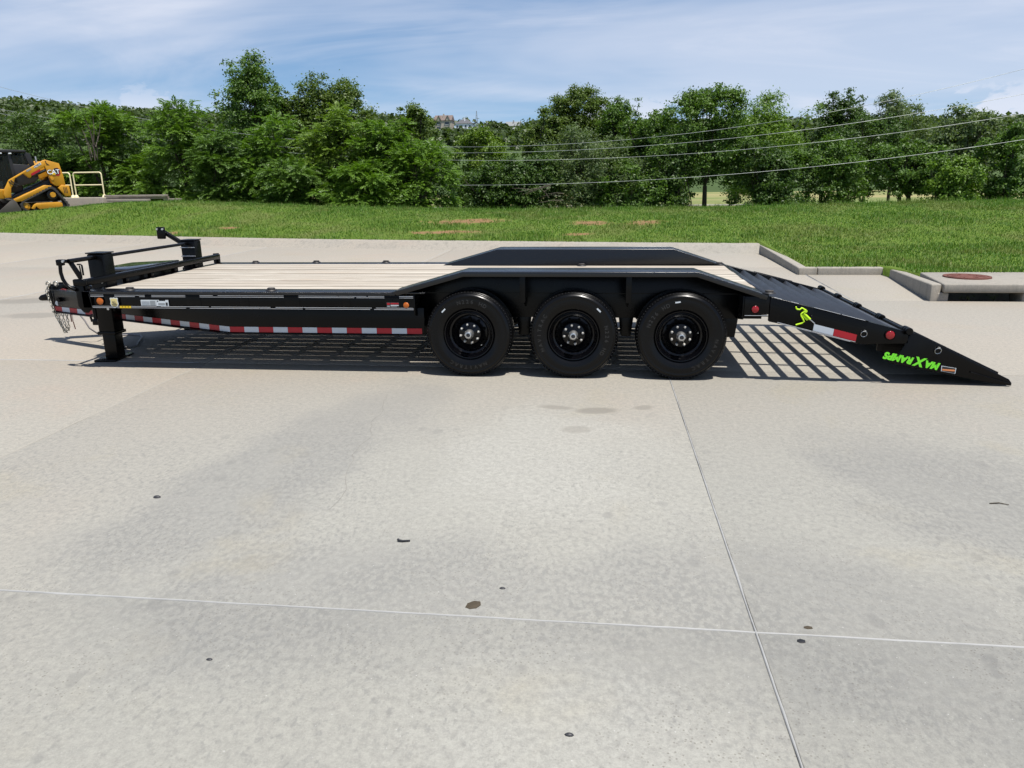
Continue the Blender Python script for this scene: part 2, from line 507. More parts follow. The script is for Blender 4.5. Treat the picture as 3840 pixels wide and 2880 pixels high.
def grass_material():
    g = N('grass_blade'); isl = g.island(); p = g.pos()
    c = g.mix(isl, (0.049, 0.120, 0.010), (0.110, 0.208, 0.022))
    patch = g.noise(p, 0.55, 4, 0.6, 0.5)
    c = g.mix(g.ramp(patch, 0.45, 0.68, 0.0, 0.75), c, (0.145, 0.182, 0.040))
    c = g.mix(g.ramp(g.noise(p, 2.2, 3), 0.52, 0.75, 0.0, 0.5), c, (0.055, 0.095, 0.025))
    c = g.mix(g.ramp(isl, 0.93, 0.97, 0.0, 0.7), c, (0.26, 0.22, 0.10))
    g.set('Base Color', c); g.set('Roughness', 0.55); g.set('Specular IOR Level', 0.3)
    tr = g.n.new('ShaderNodeBsdfTranslucent'); g.l.new(g.mix(1.0, c, (1.3, 1.4, 0.6), 'MULTIPLY'), tr.inputs[0])
    mx = g.n.new('ShaderNodeMixShader'); mx.inputs[0].default_value = 0.25
    g.l.new(g.b.outputs[0], mx.inputs[1]); g.l.new(tr.outputs[0], mx.inputs[2]); g.l.new(mx.outputs[0], g.out.inputs[0])
    return g.m


BARE = [(-3.9, 16.62, 1.2, 0.50), (-4.25, 14.68, 1.05, 0.26), (-0.05, 15.95, 0.62, 0.50), (1.45, 15.9, 0.52, 0.50), (-0.45, 14.0, 0.42, 0.18),
        (-13.2, 15.9, 0.4, 0.15), (-11.3, 16.1, 0.35, 0.12)]


def ground_material():
    g = N('turf'); p = g.pos()
    sep = g.n.new('ShaderNodeSeparateXYZ'); g.l.new(p, sep.inputs[0])
    n1 = g.noise(p, 0.55, 5, 0.6, 0.5); n2 = g.noise(p, 7.0, 5, 0.65)
    c = g.mix(n2, (0.060, 0.105, 0.012), (0.110, 0.165, 0.026))
    c = g.mix(g.ramp(n1, 0.45, 0.7, 0.0, 0.6), c, (0.12, 0.13, 0.045))
    wob = g.math('MULTIPLY', g.math('SUBTRACT', g.noise(g.mapping(p, (1, 1.6, 1)), 4.2, 5, 0.65), 0.5), 2.6)
    for (cx, cy, rx, ry) in BARE:
        mp = g.n.new('ShaderNodeMapping'); mp.vector_type = 'TEXTURE'
        mp.inputs['Location'].default_value = (cx, cy, 0); mp.inputs['Scale'].default_value = (rx, ry, 50)
        ln = g.n.new('ShaderNodeVectorMath'); ln.operation = 'LENGTH'; g.l.new(p, mp.inputs[0]); g.l.new(mp.outputs[0], ln.inputs[0])
        c = g.mix(g.ramp(g.math('ADD', ln.outputs['Value'], wob), 0.5, 1.3, 0.92, 0.0), c, g.mix(n2, (0.14, 0.070, 0.036), (0.27, 0.165, 0.088)))
    # the meadow beyond the trees is dry and pale
    far = g.ramp(sep.outputs[1], 36.0, 60.0)
    stripe = g.noise(g.mapping(p, (0.02, 0.09, 1)), 1.0, 4, 0.6)
    fc = g.mix(g.ramp(stripe, 0.35, 0.65), (0.125, 0.165, 0.05), (0.27, 0.235, 0.11))
    c = g.mix(far, c, fc)
    g.set('Base Color', c); g.set('Roughness', 0.95); g.set('Specular IOR Level', 0.15)
    g.bump(n2, 0.6, 0.05)
    return g.m


def red_tape():
    return plain('red_tape', (0.34, 0.008, 0.016), 0.42, 0, 0.4, 0.18, 20)


MAT = dict(
    black=black_paint(), tread=tread_plate(), wood=wood(), slab=concrete('concrete_slab'), kerb=concrete('concrete_kerb', 0.0, False),
    drain=concrete('concrete_drain', -0.12, False), leaf=leaf_material(), grass=grass_material(), turf=ground_material(),
    red=red_tape(), white_tape=plain('white_tape', (0.46, 0.50, 0.54), 0.38, 0, 0.5, 0.10, 14),
    tyre=plain('tyre_rubber', (0.0024, 0.0024, 0.0027), 0.28, 0, 0.22, 0.25, 6, 0.08, 90),
    rim=plain('rim_black', (0.0016, 0.0016, 0.0024), 0.15, 0, 0.28, 0.1, 6),
    hole=plain('hole_black', (0.002, 0.002, 0.002), 0.8, 0, 0.1),
    zinc=plain('zinc_steel', (0.55, 0.55, 0.54), 0.32, 0.9, 0.5, 0.15, 30),
    chain=plain('chain_steel', (0.42, 0.40, 0.34), 0.38, 0.85, 0.5, 0.25, 25),
    amber=plain('amber_lens', (0.44, 0.105, 0.008), 0.22, 0, 0.5, 0.2, 60),
    redlens=plain('red_lens', (0.27, 0.004, 0.008), 0.15, 0, 0.6, 0.2, 60),
    mark=plain('rubber_mark', (0.045, 0.045, 0.045), 0.5),
    lime=plain('lime_paint', (0.50, 0.78, 0.02), 0.4, 0, 0.5, 0.08, 20),
    green=plain('green_print', (0.17, 0.72, 0.03), 0.45, 0, 0.4, 0.05, 20),
    label_white=plain('label_white', (0.56, 0.60, 0.62), 0.45, 0, 0.4, 0.08, 30),
    label_grey=plain('label_grey', (0.24, 0.26, 0.27), 0.5, 0, 0.4, 0.1, 30),
    label_yellow=plain('label_yellow', (0.75, 0.50, 0.02), 0.45, 0, 0.4, 0.08, 30),
    label_cream=plain('label_cream', (0.62, 0.52, 0.22), 0.45, 0, 0.4, 0.08, 30),
    label_orange=plain('label_orange', (0.60, 0.22, 0.08), 0.45, 0, 0.4, 0.2, 30),
    label_dark=plain('label_dark', (0.02, 0.02, 0.022), 0.5, 0, 0.4, 0.1, 30),
    sealant=plain('joint_sealant', (0.29, 0.29, 0.28), 0.6, 0, 0.4, 0.18, 9, 0.3, 40),
    iron=plain('rusty_iron', (0.130, 0.050, 0.036), 0.8, 0.1, 0.3, 0.35, 14, 0.5, 40),
    cat_yellow=plain('machine_yellow', (0.50, 0.235, 0.010), 0.48, 0, 0.45, 0.28, 3),
    machine_dark=plain('machine_dark', (0.013, 0.013, 0.014), 0.5, 0, 0.4, 0.3, 4),
    rubber=plain('track_rubber', (0.040, 0.038, 0.036), 0.85, 0, 0.2, 0.3, 5, 0.4, 20),
    steel_worn=plain('worn_steel', (0.085, 0.075, 0.066), 0.6, 0.3, 0.4, 0.35, 4),
    cream=plain('cream_paint', (0.76, 0.68, 0.42), 0.5, 0, 0.4, 0.08, 6),
    oldboard=plain('grey_board', (0.27, 0.235, 0.20), 0.85, 0, 0.2, 0.3, 6, 0.3, 20),
    bark=plain('bark', (0.055, 0.045, 0.036), 0.9, 0, 0.2, 0.35, 9, 0.5, 25),
    twig=plain('bare_twig', (0.12, 0.10, 0.082), 0.85, 0, 0.2, 0.3, 9),
    wire=plain('wire_grey', (0.26, 0.28, 0.28), 0.5, 0.3, 0.4, 0.1, 2),
    cable=plain('cable_rubber', (0.03, 0.03, 0.033), 0.5, 0, 0.4),
    cable_grey=plain('cable_grey', (0.22, 0.21, 0.22), 0.5, 0, 0.4),
    coil_red=plain('coil_red', (0.22, 0.03, 0.02), 0.5, 0, 0.4),
    lid=plain('box_lid', (0.010, 0.011, 0.012), 0.13, 0, 0.6, 0.1, 3),
    dry_leaf=plain('dry_leaf', (0.060, 0.048, 0.032), 0.8, 0, 0.2, 0.3, 40),
)


def glass_dark():
    g = N('tinted_glass'); g.set('Base Color', (0.32, 0.38, 0.35)); g.set('Roughness', 0.03); g.set('Specular IOR Level', 0.4)
    g.set('Transmission Weight', 0.96); g.set('IOR', 1.05)
    return g.m


MAT['glass'] = glass_dark()
MAT['cleat'] = plain('dusty_black', (0.034, 0.038, 0.046), 0.45, 0, 0.6, 0.25, 3)  # dark blue-grey, lighter than the frame black
MAT['joint_dim'] = plain('joint_dim', (0.27, 0.255, 0.22), 0.8)
MAT['crack'] = plain('crack_dirt', (0.17, 0.16, 0.14), 0.95)
MAT['worn'] = plain('worn_edge', (0.78, 0.78, 0.80), 0.42, 0.85, 0.5, 0.15, 12)  # bright metal colour imitating sun glints on the black steel edges
MAT['window'] = plain('house_window', (0.035, 0.045, 0.06), 0.12, 0, 0.6)

# ------------------------------------------------------------------ the setting: paving, kerbs, lawn, meadow, hill
rng = np.random.default_rng(7)
random.seed(7)
W = 2.56                      # trailer width, used further down


def interp(x, xs, ys): return float(np.interp(x, xs, ys))


EDGE_X = [-60, -20.3, -16.5, -12.1, -7.9, -5.1, -2.0, 0.5, 3.0, 3.95]
EDGE_Y = [29.0, 17.6, 16.4, 15.15, 14.05, 13.5, 12.97, 12.5, 12.15, 12.05]   # top edge of the far kerb
CREST_X = [-60, -27, -24, -21, -18.5, -16, -12, -8, -4.5, 0, 3.5, 8, 14, 60]
CREST_Z = [0.6, 0.66, 0.72, 0.86, 1.08, 1.18, 1.00, 0.86, 0.76, 0.75, 0.77, 0.84, 0.93, 1.3]
KW = 0.17                     # kerb width


def lawn_front(x):
    """y and z where turf meets concrete, for a given x"""
    if x <= 3.97: return interp(x, EDGE_X, EDGE_Y) + 0.12, 0.20
    if x <= 5.22: return 7.62 + KW - 0.03, 0.12
    return 5.96, 0.235


def lawn_z(x, y):
    """height of the turf, continuous across the kerb steps"""
    if x <= 3.95: ye = interp(x, EDGE_X, EDGE_Y) + 0.12
    else: ye = 12.17 - 0.02 * (x - 3.95)
    hc = interp(x, CREST_X, CREST_Z)
    yc = 19.6
    if y <= yc:
        if y < ye:
            lo = 0.12 + 0.115 * min(1.0, max(0.0, (7.9 - y) / 1.8))
            t = min(1.0, max(0.0, (y - 7.8) / max(0.5, ye - 7.8)))
            return lo + (0.20 - 0.12) * t
        t = min(1.0, (y - ye) / max(0.5, yc - ye))
        return 0.20 + (hc - 0.20) * (1 - (1 - t) ** 1.35)
    d = y - yc
    z = hc - 0.010 * d * d if d < 9 else hc - 0.81 - 0.16 * (d - 9)
    return max(z, -1.5)


def terrain_z(x, y):
    z = lawn_z(x, min(y, 60.0))
    if y > 60: z = -1.5
    return z


# pavement base and slabs
XJ = [-34, -28.5, -23.4, -18.3, -13.7, -9.15, -3.62, 0.845, 3.86, 8.5, 13.0]
YJ = [-12.0, -7.85, -3.75, 0.372, 4.585, 8.8, 18.5]
pave = MB().box(-34, 13.0, -12.0, 18.5, -0.32, -0.14).build('pavement', MAT['drain'])
tag(pave, kind='structure')
G = 0.0052
ROW = [1, 1, 1, 1, 1, 1]


def far_line(x): return interp(x, EDGE_X, EDGE_Y) - 0.36      # foot of the far kerb


def slab_poly(x0, x1, y0, y1):
    if y1 > 18 or y0 >= 8.8 - 1e-3:
        return [(x0, y0), (x1, y0), (x1, far_line(x1)), ((x0 + x1) / 2, far_line((x0 + x1) / 2)), (x0, far_line(x0))]
    return [(x0, y0), (x1, y0), (x1, y1), (x0, y1)]


slabs = []
for j in range(len(YJ) - 1):
    for i in range(len(XJ) - 1):
        x0, x1, y0, y1 = XJ[i] + G, XJ[i + 1] - G, YJ[j] + G, YJ[j + 1] - G
        if y0 < 4.5 and i == 7: x1 = XJ[9] - G
        if y0 < 4.5 and i == 8: continue
        if x0 > 3.8 and y0 > 8.7: continue
        if x0 < -20 and y0 < -4: continue
        poly = slab_poly(x0, x1, y0, y1)
        # pieces cut round the kerb nose and the drain
        if 3.8 < x0 < 4 and 4.5 < y0 < 4.7: poly = [(3.80, y0), (4.835, y0), (5.28, 7.62), (3.94, 7.62), (3.93, 7.60)]
        elif x0 > 8 and y0 > 4.4: continue
        if i == 7 and 4.5 < y0 < 4.7: poly = [(x0, y0), (3.785, y0), (3.93, 8.79), (x0, 8.79)]
        mb = MB(); mb.prism(poly, -0.13, 0.0, 'z')
        s = mb.build('concrete_slab', MAT['slab'], pave, bevel=0.004)
        slabs.append(s)


def sealant(p, q, name='joint_sealant', w=0.0036, seed=0, mat='sealant'):
    r_ = np.random.default_rng(seed)
    p, q = Vector(p), Vector(q); d = q - p; n = max(8, int(d.length / 0.035)); nrm = Vector((-d.y, d.x, 0)).normalized()
    vs, fs = [], []
    k1 = np.convolve(r_.normal(0, 1, n + 21), np.ones(7) / 7, 'same')[:n + 1]; k2 = np.convolve(r_.normal(0, 1, n + 21), np.ones(9) / 9, 'same')[:n + 1]
    for i in range(n + 1):
        c = p + d * (i / n)
        a = w * (1 + 1.0 * k1[i]) + 0.0008; b = w * (1 + 0.8 * k2[i])
        zt = 0.0006 + 0.0016 * k2[i]
        for off, z in ((-a - 0.002, -0.010), (-a, zt), (0, zt + 0.0035), (b, zt), (b + 0.002, -0.010)):
            v = c + nrm * off; vs.append((v.x, v.y, z))
    for i in range(n):
        for k in range(4):
            o = i * 5 + k; fs.append((o, o + 5, o + 6, o + 1))
    return np_link(name, vs, fs, mat)


def np_link(name, vs, fs, mat='sealant'):
    return link(name, np_mesh(name, np.array(vs), np.array(fs)), MAT[mat], pave, smooth=180)


sealant((-9.0, -3.75, 0), (8.4, -3.75, 0), seed=1)
sealant((0.845, -7.0, 0), (0.845, 12.0, 0), seed=2)
sealant((-3.62, -7.0, 0), (-3.62, 0.3, 0), seed=3, w=0.0055, mat='joint_dim')
sealant((-3.72, 0.45, 0), (-3.72, 12.9, 0), seed=9, w=0.0045)
sealant((-9.15, -3.0, 0), (-9.15, 13.9, 0), seed=4, w=0.006)
sealant((-13.7, 0.4, 0), (-13.7, 15.2, 0), seed=5, w=0.006)
sealant((-18.3, 0.372, 0), (-3.7, 0.372, 0), seed=6, w=0.005)
sealant((3.793, 4.6, 0), (3.897, 7.6, 0), seed=8, w=0.006)

# hairline crack wandering across one slab
ck = []
cxy = [(-1.50, -0.62), (-1.47, -0.85), (-1.40, -1.10), (-1.42, -1.35), (-1.33, -1.62), (-1.35, -1.9), (-1.27, -2.3), (-1.18, -2.62), (-1.20, -2.9)]
cpt = [Vector((*cxy[i], 0)).lerp(Vector((*cxy[i + 1], 0)), t) + Vector((random.uniform(-0.012, 0.012), 0, 0)) for i in range(len(cxy) - 1) for t in (0, 0.25, 0.5, 0.75)]
for i, q in enumerate(cpt):
    wc = 0.0007 + 0.0010 * random.random()
    ck += [(q.x - wc, q.y, 0.0008), (q.x + wc, q.y, 0.0008)]
np_link('hairline_crack', ck, [(2 * i, 2 * i + 1, 2 * i + 3, 2 * i + 2) for i in range(len(cpt) - 1)], 'crack')

# kerbs -----------------------------------------------------------------
kerb = MB()
xs = np.linspace(-34, 3.95, 60)
prof = [(-0.36, -0.12), (-0.36, 0.0), (-0.30, 0.03), (-0.13, 0.165), (-0.06, 0.196), (0.0, 0.205), (0.16, 0.205), (0.16, -0.12)]
vs, fs = [], []
for x in xs:
    y = interp(x, EDGE_X, EDGE_Y)
    vs += [(x, y + a, z) for a, z in prof]
m = len(prof)
for i in range(len(xs) - 1):
    for k in range(m): fs.append((i * m + k, (i + 1) * m + k, (i + 1) * m + (k + 1) % m, i * m + (k + 1) % m))
fs += [list(range(m)), list(range((len(xs) - 1) * m, len(xs) * m))]
kerb.add(vs, fs)
k_far = kerb.build('far_kerb', MAT['kerb'], smooth=30)
tag(k_far, kind='structure')


def kerb_piece(poly, h0, h1=None, name='kerb_block', parent=None):
    """poly: 4 points, the first two form the low end; heights h0 -> h1"""
    h1 = h0 if h1 is None else h1
    hs = [h0, h0, h1, h1]
    vs = [(p[0], p[1], -0.12) for p in poly] + [(p[0], p[1], h) for p, h in zip(poly, hs)]
    fs = [(0, 1, 2, 3), (4, 5, 6, 7)] + [(i, (i + 1) % 4, 4 + (i + 1) % 4, 4 + i) for i in range(4)]
    return MB().add(vs, fs).build(name, MAT['kerb'], parent, bevel=0.022, segs=3)


k_root = empty('raised_kerb', (3.9, 7.6, 0)); tag(k_root, kind='structure')


def kp(poly, *a):
    o = kerb_piece([(x - 3.9, y - 7.6) for x, y in poly], *a, parent=k_root); return o


kp([(3.95, 12.30), (4.12, 12.30), (3.95, 7.79), (3.775, 7.62)], 0.19, 0.13)
kp([(3.777, 7.617), (3.952, 7.787), (4.10, 7.785), (4.10, 7.612)], 0.13)
kp([(4.108, 7.612), (4.108, 7.785), (5.43, 7.79), (5.275, 7.61)], 0.13)
kp([(5.277, 7.605), (5.435, 7.785), (4.955, 4.62), (4.80, 4.57)], 0.13, 0.238)

# storm drain inlet
dr = empty('storm_drain', (5.6, 4.6, 0))
tag(dr, 'concrete storm drain inlet with a dark slot opening and thick top slab', 'storm drain')


def dpart(mb, name, mat, bevel=0.012, smooth=None): return mb.build(name, mat, dr, bevel=bevel, loc=(-5.6, -4.6, 0), smooth=smooth)


dpart(MB().prism([(4.958, 4.55), (7.9, 4.55), (7.9, 5.97), (6.0, 5.99), (5.185, 5.95)], 0.122, 0.243, 'z'), 'top_slab', MAT['drain'], 0.018)
dpart(MB().box(4.90, 5.06, 4.60, 4.95, -0.13, 0.118), 'side_block', MAT['kerb'], 0.02)
dpart(MB().box(6.02, 6.3, 4.60, 4.95, -0.13, 0.118), 'side_block', MAT['kerb'], 0.02)
dpart(MB().box(5.14, 8.0, 5.5, 5.6, -0.6, 0.118).box(5.14, 8.0, 4.72, 5.5, -0.64, -0.6), 'chamber', MAT['drain'], 0)
lidm = MB(); lidm.lathe([(0.0, 0.262), (0.10, 0.262), (0.105, 0.256), (0.13, 0.256), (0.135, 0.263), (0.255, 0.263), (0.258, 0.256), (0.275, 0.256), (0.28, 0.262), (0.315, 0.262), (0.318, 0.24)], 40, 'z', (5.60, 5.34, 0))
for k in range(8):
    a = k * math.pi / 4 + 0.2
    lidm.box(-0.045, 0.045, -0.008, 0.008, 0.262, 0.268, Matrix.Translation((5.60 + 0.19 * math.cos(a), 5.34 + 0.19 * math.sin(a), 0)) @ Matrix.Rotation(a, 4, 'Z'))
dpart(lidm, 'manhole_cover', MAT['iron'], 0, 35)

# lawn, meadow: one sheet to the horizon --------------------------------
cols = np.unique(np.concatenate([[-1200, -700, -400, -250, -160, -100, -75, -60, -50, -42], np.arange(-36, 3.9, 0.4), np.arange(3.9, 5.6, 0.03), np.arange(5.6, 24, 0.4), [26, 30, 36, 45, 60, 90, 150, 250, 400, 700, 1200]]))
yrow = np.concatenate([np.linspace(0, 1, 26), []])
far_rows = np.array([20.2, 21, 22, 23, 24, 25.5, 27, 28.5, 30, 32, 34, 37, 41, 46, 53, 62, 80, 110, 160, 230, 330, 480, 800, 1500, 2500])
V = []
bump_n = lambda x, y: 0.018 * math.sin(1.7 * x + 0.6 * y) * math.sin(1.3 * y - 0.4 * x) + 0.012 * math.sin(4.1 * x + 1.0) * math.sin(3.3 * y)
nr = len(yrow) + len(far_rows) + 1
for x in cols:
    yb, zb = lawn_front(x)
    V.append((x, yb - 0.0, zb - 0.35))
    for t in yrow:
        y = yb + (19.6 - yb) * t if yb < 19.5 else yb + 0.1 * t
        V.append((x, y, lawn_z(x, y) + bump_n(x, y) * min(1, t * 6) - (0.012 if t > 0 else 0.02)))
    for y in far_rows:
        yy = max(y, yb + 0.2) if yb < 19.5 else yb + 0.2 + (y - 20)
        V.append((x, yy, terrain_z(x, yy) + (bump_n(x, yy) if yy < 60 else 0)))
V = np.array(V); nc = len(cols)
F = [(i * nr + k, (i + 1) * nr + k, (i + 1) * nr + k + 1, i * nr + k + 1) for i in range(nc - 1) for k in range(nr - 1)]
ground = link('ground', np_mesh('ground', V, np.array(F)), MAT['turf'], smooth=180)
tag(ground, kind='structure')

# concrete pad and low loading edge where the loader is parked
pad = MB().prism([(-36, 20.9), (-25.5, 20.1), (-22.8, 20.3), (-20.2, 21.6), (-18.2, 22.9), (-17.6, 27.0), (-36, 27.0)], 0.2, 0.845, 'z').build('parking_pad', MAT['kerb'], bevel=0.02)
tag(pad, kind='structure')
step = MB().box(-26.5, -20.95, 23.95, 25.1, 0.2, 1.285).build('loading_step', MAT['drain'], bevel=0.03)
tag(step, kind='structure')

# gravel road across the meadow
road = link('meadow_road', np_mesh('meadow_road', np.array([(-200, 96, -1.46), (300, 88, -1.46), (300, 92.5, -1.46), (-200, 100.5, -1.46)]), np.array([(0, 1, 2, 3)])), MAT['kerb'])
tag(road, kind='structure')

# wooded hill behind everything
HX = [-900, -520, -420, -353, -300, -230, -160, -120, -90, -50, 0, 60, 120, 175, 230, 400, 900]
HZ = [30, 52, 54, 47, 42, 37, 34, 33, 30, 28, 27, 26, 25, 25, 25, 24, 20]
hv, hf = [], []
hxs = np.linspace(-900, 900, 120); hys = np.array([200, 240, 290, 340, 380, 410, 440, 480, 560, 700])
prof_h = np.array([0.0, 0.10, 0.32, 0.62, 0.84, 0.95, 1.0, 1.02, 1.0, 0.9])


def hill_z(x, y):
    return -1.8 + (interp(x, HX, HZ) + 1.8) * float(np.interp(y, hys, prof_h)) + (0.8 * math.sin(x * 0.05) * math.sin(y * 0.03) if y > 210 else 0)


for x in hxs:
    for y in hys: hv.append((x, y, hill_z(x, y)))
for i in range(len(hxs) - 1):
    for k in range(len(hys) - 1):
        o = i * len(hys) + k; hf.append((o, o + len(hys), o + len(hys) + 1, o + 1))
hill = link('hill', np_mesh('hill', np.array(hv), np.array(hf)), plain('hill_ground', (0.055, 0.085, 0.03), 0.95, 0, 0.1, 0.3, 0.05), smooth=180)
tag(hill, kind='structure')

# ------------------------------------------------------------------ the trailer
TR = empty('equipment_trailer', (0, 0, 0))
tag(TR, 'black triple-axle equipment trailer with pale wooden deck and lowered rear ramp', 'trailer')
BK = MAT['black']


def mirror(poly_y): return [W - y for y in poly_y]


# deck boards: eleven planks with open joints
bw, gap, y = 0.187, 0.0125, 0.20
rr = random.Random(3)
for i in range(11):
    jig = rr.uniform(-0.0015, 0.0015)
    xe_ = -1.50 if i in (0, 10) else 1.585 + rr.uniform(-0.004, 0.004)
    MB().box(-4.47 + rr.uniform(-0.004, 0.004), xe_, y, y + bw + jig, 0.716, 0.756 + rr.uniform(-0.003, 0.001)).build('deck_board', MAT['wood'], TR, bevel=0.004)
    y += bw + rr.choice((0.0070, 0.0085, 0.0095, 0.0105, 0.0115))
# crossmembers every 16 inches
x = -4.36
while x < 1.6:
    ci = 0.07 if x < -1.46 else 0.288
    MB().box(x, x + 0.055, ci, W - ci, 0.615, 0.622).box(x, x + 0.055, ci, W - ci, 0.706, 0.7145).box(x + 0.022, x + 0.03, ci, W - ci, 0.622, 0.706).build('crossmember', BK, TR)
    x += 0.406


def yy(a, b, far): return (a, b) if not far else (W - b, W - a)


for far in (False, True):
    # tread-plate deck border
    y0, y1 = yy(0.002, 0.196, far)
    MB().box(-4.55, -1.30, y0, y1, 0.744, 0.7575).build('deck_border', MAT['tread'], TR, bevel=0.003)
    y0, y1 = yy(0.0, 0.012, far)
    MB().box(-4.55, -1.57, y0, y1, 0.728, 0.7562).build('rub_rail', MAT['tread'], TR, bevel=0.004)
    # side channel, flanges outward
    a = MB(); w0, w1 = yy(0.018, 0.030, far); f0, f1 = yy(0.005, 0.020, far)
    a.box(-4.55, -1.40, w0, w1, 0.604, 0.728)
    side = a.build('side_channel', BK, TR, bevel=0.003)
    MB().box(-4.50, -1.40, f0, f1, 0.7055, 0.7145).build('channel_flange', BK, TR, bevel=0.0042, segs=3)
    MB().box(-4.50, -1.40, f0, f1, 0.606, 0.615).build('channel_flange', BK, TR, bevel=0.0042, segs=3)
    if not far:
        rw = random.Random(5)
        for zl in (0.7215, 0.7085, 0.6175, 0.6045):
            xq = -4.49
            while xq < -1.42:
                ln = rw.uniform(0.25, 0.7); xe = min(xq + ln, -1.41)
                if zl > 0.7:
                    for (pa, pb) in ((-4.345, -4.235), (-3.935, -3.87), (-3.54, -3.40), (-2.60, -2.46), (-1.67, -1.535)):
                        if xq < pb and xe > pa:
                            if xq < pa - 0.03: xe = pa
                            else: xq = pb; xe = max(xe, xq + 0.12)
                MB().box(xq, min(xe, -1.41), 0.0035, 0.0062, zl - 0.0016, zl + 0.0016).build('worn_edge', MAT['worn'], TR)  # thin bright strips stand in for glints along the flange edges
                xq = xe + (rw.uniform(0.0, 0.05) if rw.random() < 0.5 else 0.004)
    f0, f1 = yy(0.0135, 0.04, far)
    for (xa, xb) in ((-4.345, -4.235), (-3.935, -3.87), (-3.54, -3.40), (-3.02, -2.94), (-2.60, -2.46), (-2.06, -1.99), (-1.67, -1.60)):
        MB().box(xa, xb, f0, f1, 0.616, 0.7265).build('stake_pocket', BK, TR, bevel=0.004)
    # main beam under the deck, and the panel behind the wheels
    b0, b1 = yy(0.10, 0.115, far); fl0, fl1 = yy(0.085, 0.17, far)
    MB().box(-3.20, -1.34, b0, b1, 0.362, 0.606).box(-3.20, -1.34, fl0, fl1, 0.353, 0.362).build('main_beam', BK, TR, bevel=0.003)
    p0, p1 = yy(0.27, 0.285, far)
    MB().prism([(-1.42, 0.50), (1.63, 0.50), (1.63, 0.735), (1.05, 0.915), (-0.97, 0.915), (-1.42, 0.79)], p0, p1).build('wheel_well_panel', BK, TR, bevel=0.003)
    q0, q1 = yy(0.262, 0.27, far)
    MB().box(-1.40, 1.62, q0, q1, 0.715, 0.722).build('weld_seam', BK, TR)
    # closing plates fore and aft of the wheels
    c0, c1 = yy(0.012, 0.27, far)
    MB().prism([(c0, 0.553), (c1, 0.50), (c1, 0.742), (c0, 0.742)] if not far else [(c1, 0.553), (c0, 0.50), (c0, 0.742), (c1, 0.742)], -1.41, -1.398, 'x').build('closing_plate', BK, TR, bevel=0.002)
    MB().prism([(c0, 0.540), (c1, 0.50), (c1, 0.74), (c0, 0.74)] if not far else [(c1, 0.540), (c0, 0.50), (c0, 0.74), (c1, 0.74)], 1.415, 1.427, 'x').build('closing_plate', BK, TR, bevel=0.002)
    c0, c1 = yy(0.004, 0.05, far)
    MB().box(1.428, 1.632, c0, c1, 0.585, 0.737).build('rear_side_box', BK, TR, bevel=0.005)
    f0, f1 = yy(-0.004, 0.05, far)
    MB().box(1.43, 1.625, f0, f1, 0.568, 0.578).build('channel_flange', BK, TR, bevel=0.0045, segs=3)
    # drive-over fender
    fe = empty('fender', (0, 0, 0), parent=TR)
    top = [(-1.60, 0.757), (-0.964, 0.936), (1.034, 0.936), (1.615, 0.742)]
    t0, t1 = yy(0.0, 0.345, far)
    low = [(x_, z_ - 0.008) for x_, z_ in top]
    MB().prism(top + low[::-1], t0, t1).build('top_plate', MAT['tread'], fe, bevel=0.002)
    l0, l1 = yy(-0.006, 0.004, far)
    tl = [(x_, z_ + 0.002) for x_, z_ in top]; ll = [(-1.55, 0.730), (-0.955, 0.897), (1.025, 0.897), (1.60, 0.708)]
    MB().prism(tl + ll[::-1], l0, l1).build('outer_lip', MAT['tread'], fe, bevel=0.003)
    i0, i1 = yy(0.337, 0.347, far)
    MB().prism([(-1.60, 0.74), (-1.60, 0.7555), (-0.964, 0.9345), (1.034, 0.9345), (1.60, 0.745), (1.60, 0.73)], i0, i1).build('inner_wall', MAT['tread'], fe, bevel=0.002)
    g0, g1 = yy(0.03, 0.27, far)
    for gx in (-0.44, 0.468):
        poly = [(0.02, 0.925), (0.268, 0.925), (0.268, 0.60), (0.10, 0.672), (0.02, 0.672)]
        if far: poly = [(W - a_, b_) for a_, b_ in poly]
        MB().prism(poly, gx - 0.006, gx + 0.006, 'x').build('gusset', BK, fe, bevel=0.002)
        e0, e1 = yy(0.012, 0.022, far)
        MB().box(gx - 0.026, gx + 0.022, e0, e1, 0.672, 0.925).build('gusset_flange', BK, fe, bevel=0.003)
    # spring hangers and leaf springs
    h0, h1 = yy(0.29, 0.37, far)
    for hx in (-1.37, -0.46, 0.46, 1.37):
        MB().prism([(hx - 0.07, 0.54), (hx + 0.07, 0.54), (hx + 0.045, 0.33), (hx - 0.045, 0.33)], h0, h1).build('spring_hanger', BK, TR, bevel=0.004)
    h0, h1 = yy(0.30, 0.36, far)
    for hx in (-0.921, 0, 0.921):
        s = MB()
        for lv in range(4):
            L_ = 0.42 - 0.085 * lv
            s.tube([(hx - L_, (h0 + h1) / 2, 0.375 - 0.014 * lv - 0.03 * 0), (hx, (h0 + h1) / 2, 0.338 - 0.014 * lv), (hx + L_, (h0 + h1) / 2, 0.375 - 0.014 * lv)], 0.012, 6)
        s.build('leaf_spring', BK, TR)

for hx in (-0.921, 0, 0.921):
    MB().tube([(hx, 0.2, 0.3875), (hx, W - 0.2, 0.3875)], 0.055, 14).build('axle', BK, TR, smooth=40)
MB().box(-1.9, 1.6, 1.24, 1.32, 0.50, 0.61).build('centre_beam', BK, TR)

# A-frame tongue ---------------------------------------------------------
def oblique_box(p, q, half, z0, z1, extra=0.0):
    p, q = Vector((*p, 0)), Vector((*q, 0)); d = (q - p).normalized(); n = Vector((-d.y, d.x, 0)) * half
    pts = [p - n, q - n + d * extra, q + n + d * extra, p + n]
    return [(v.x, v.y) for v in pts], z0, z1


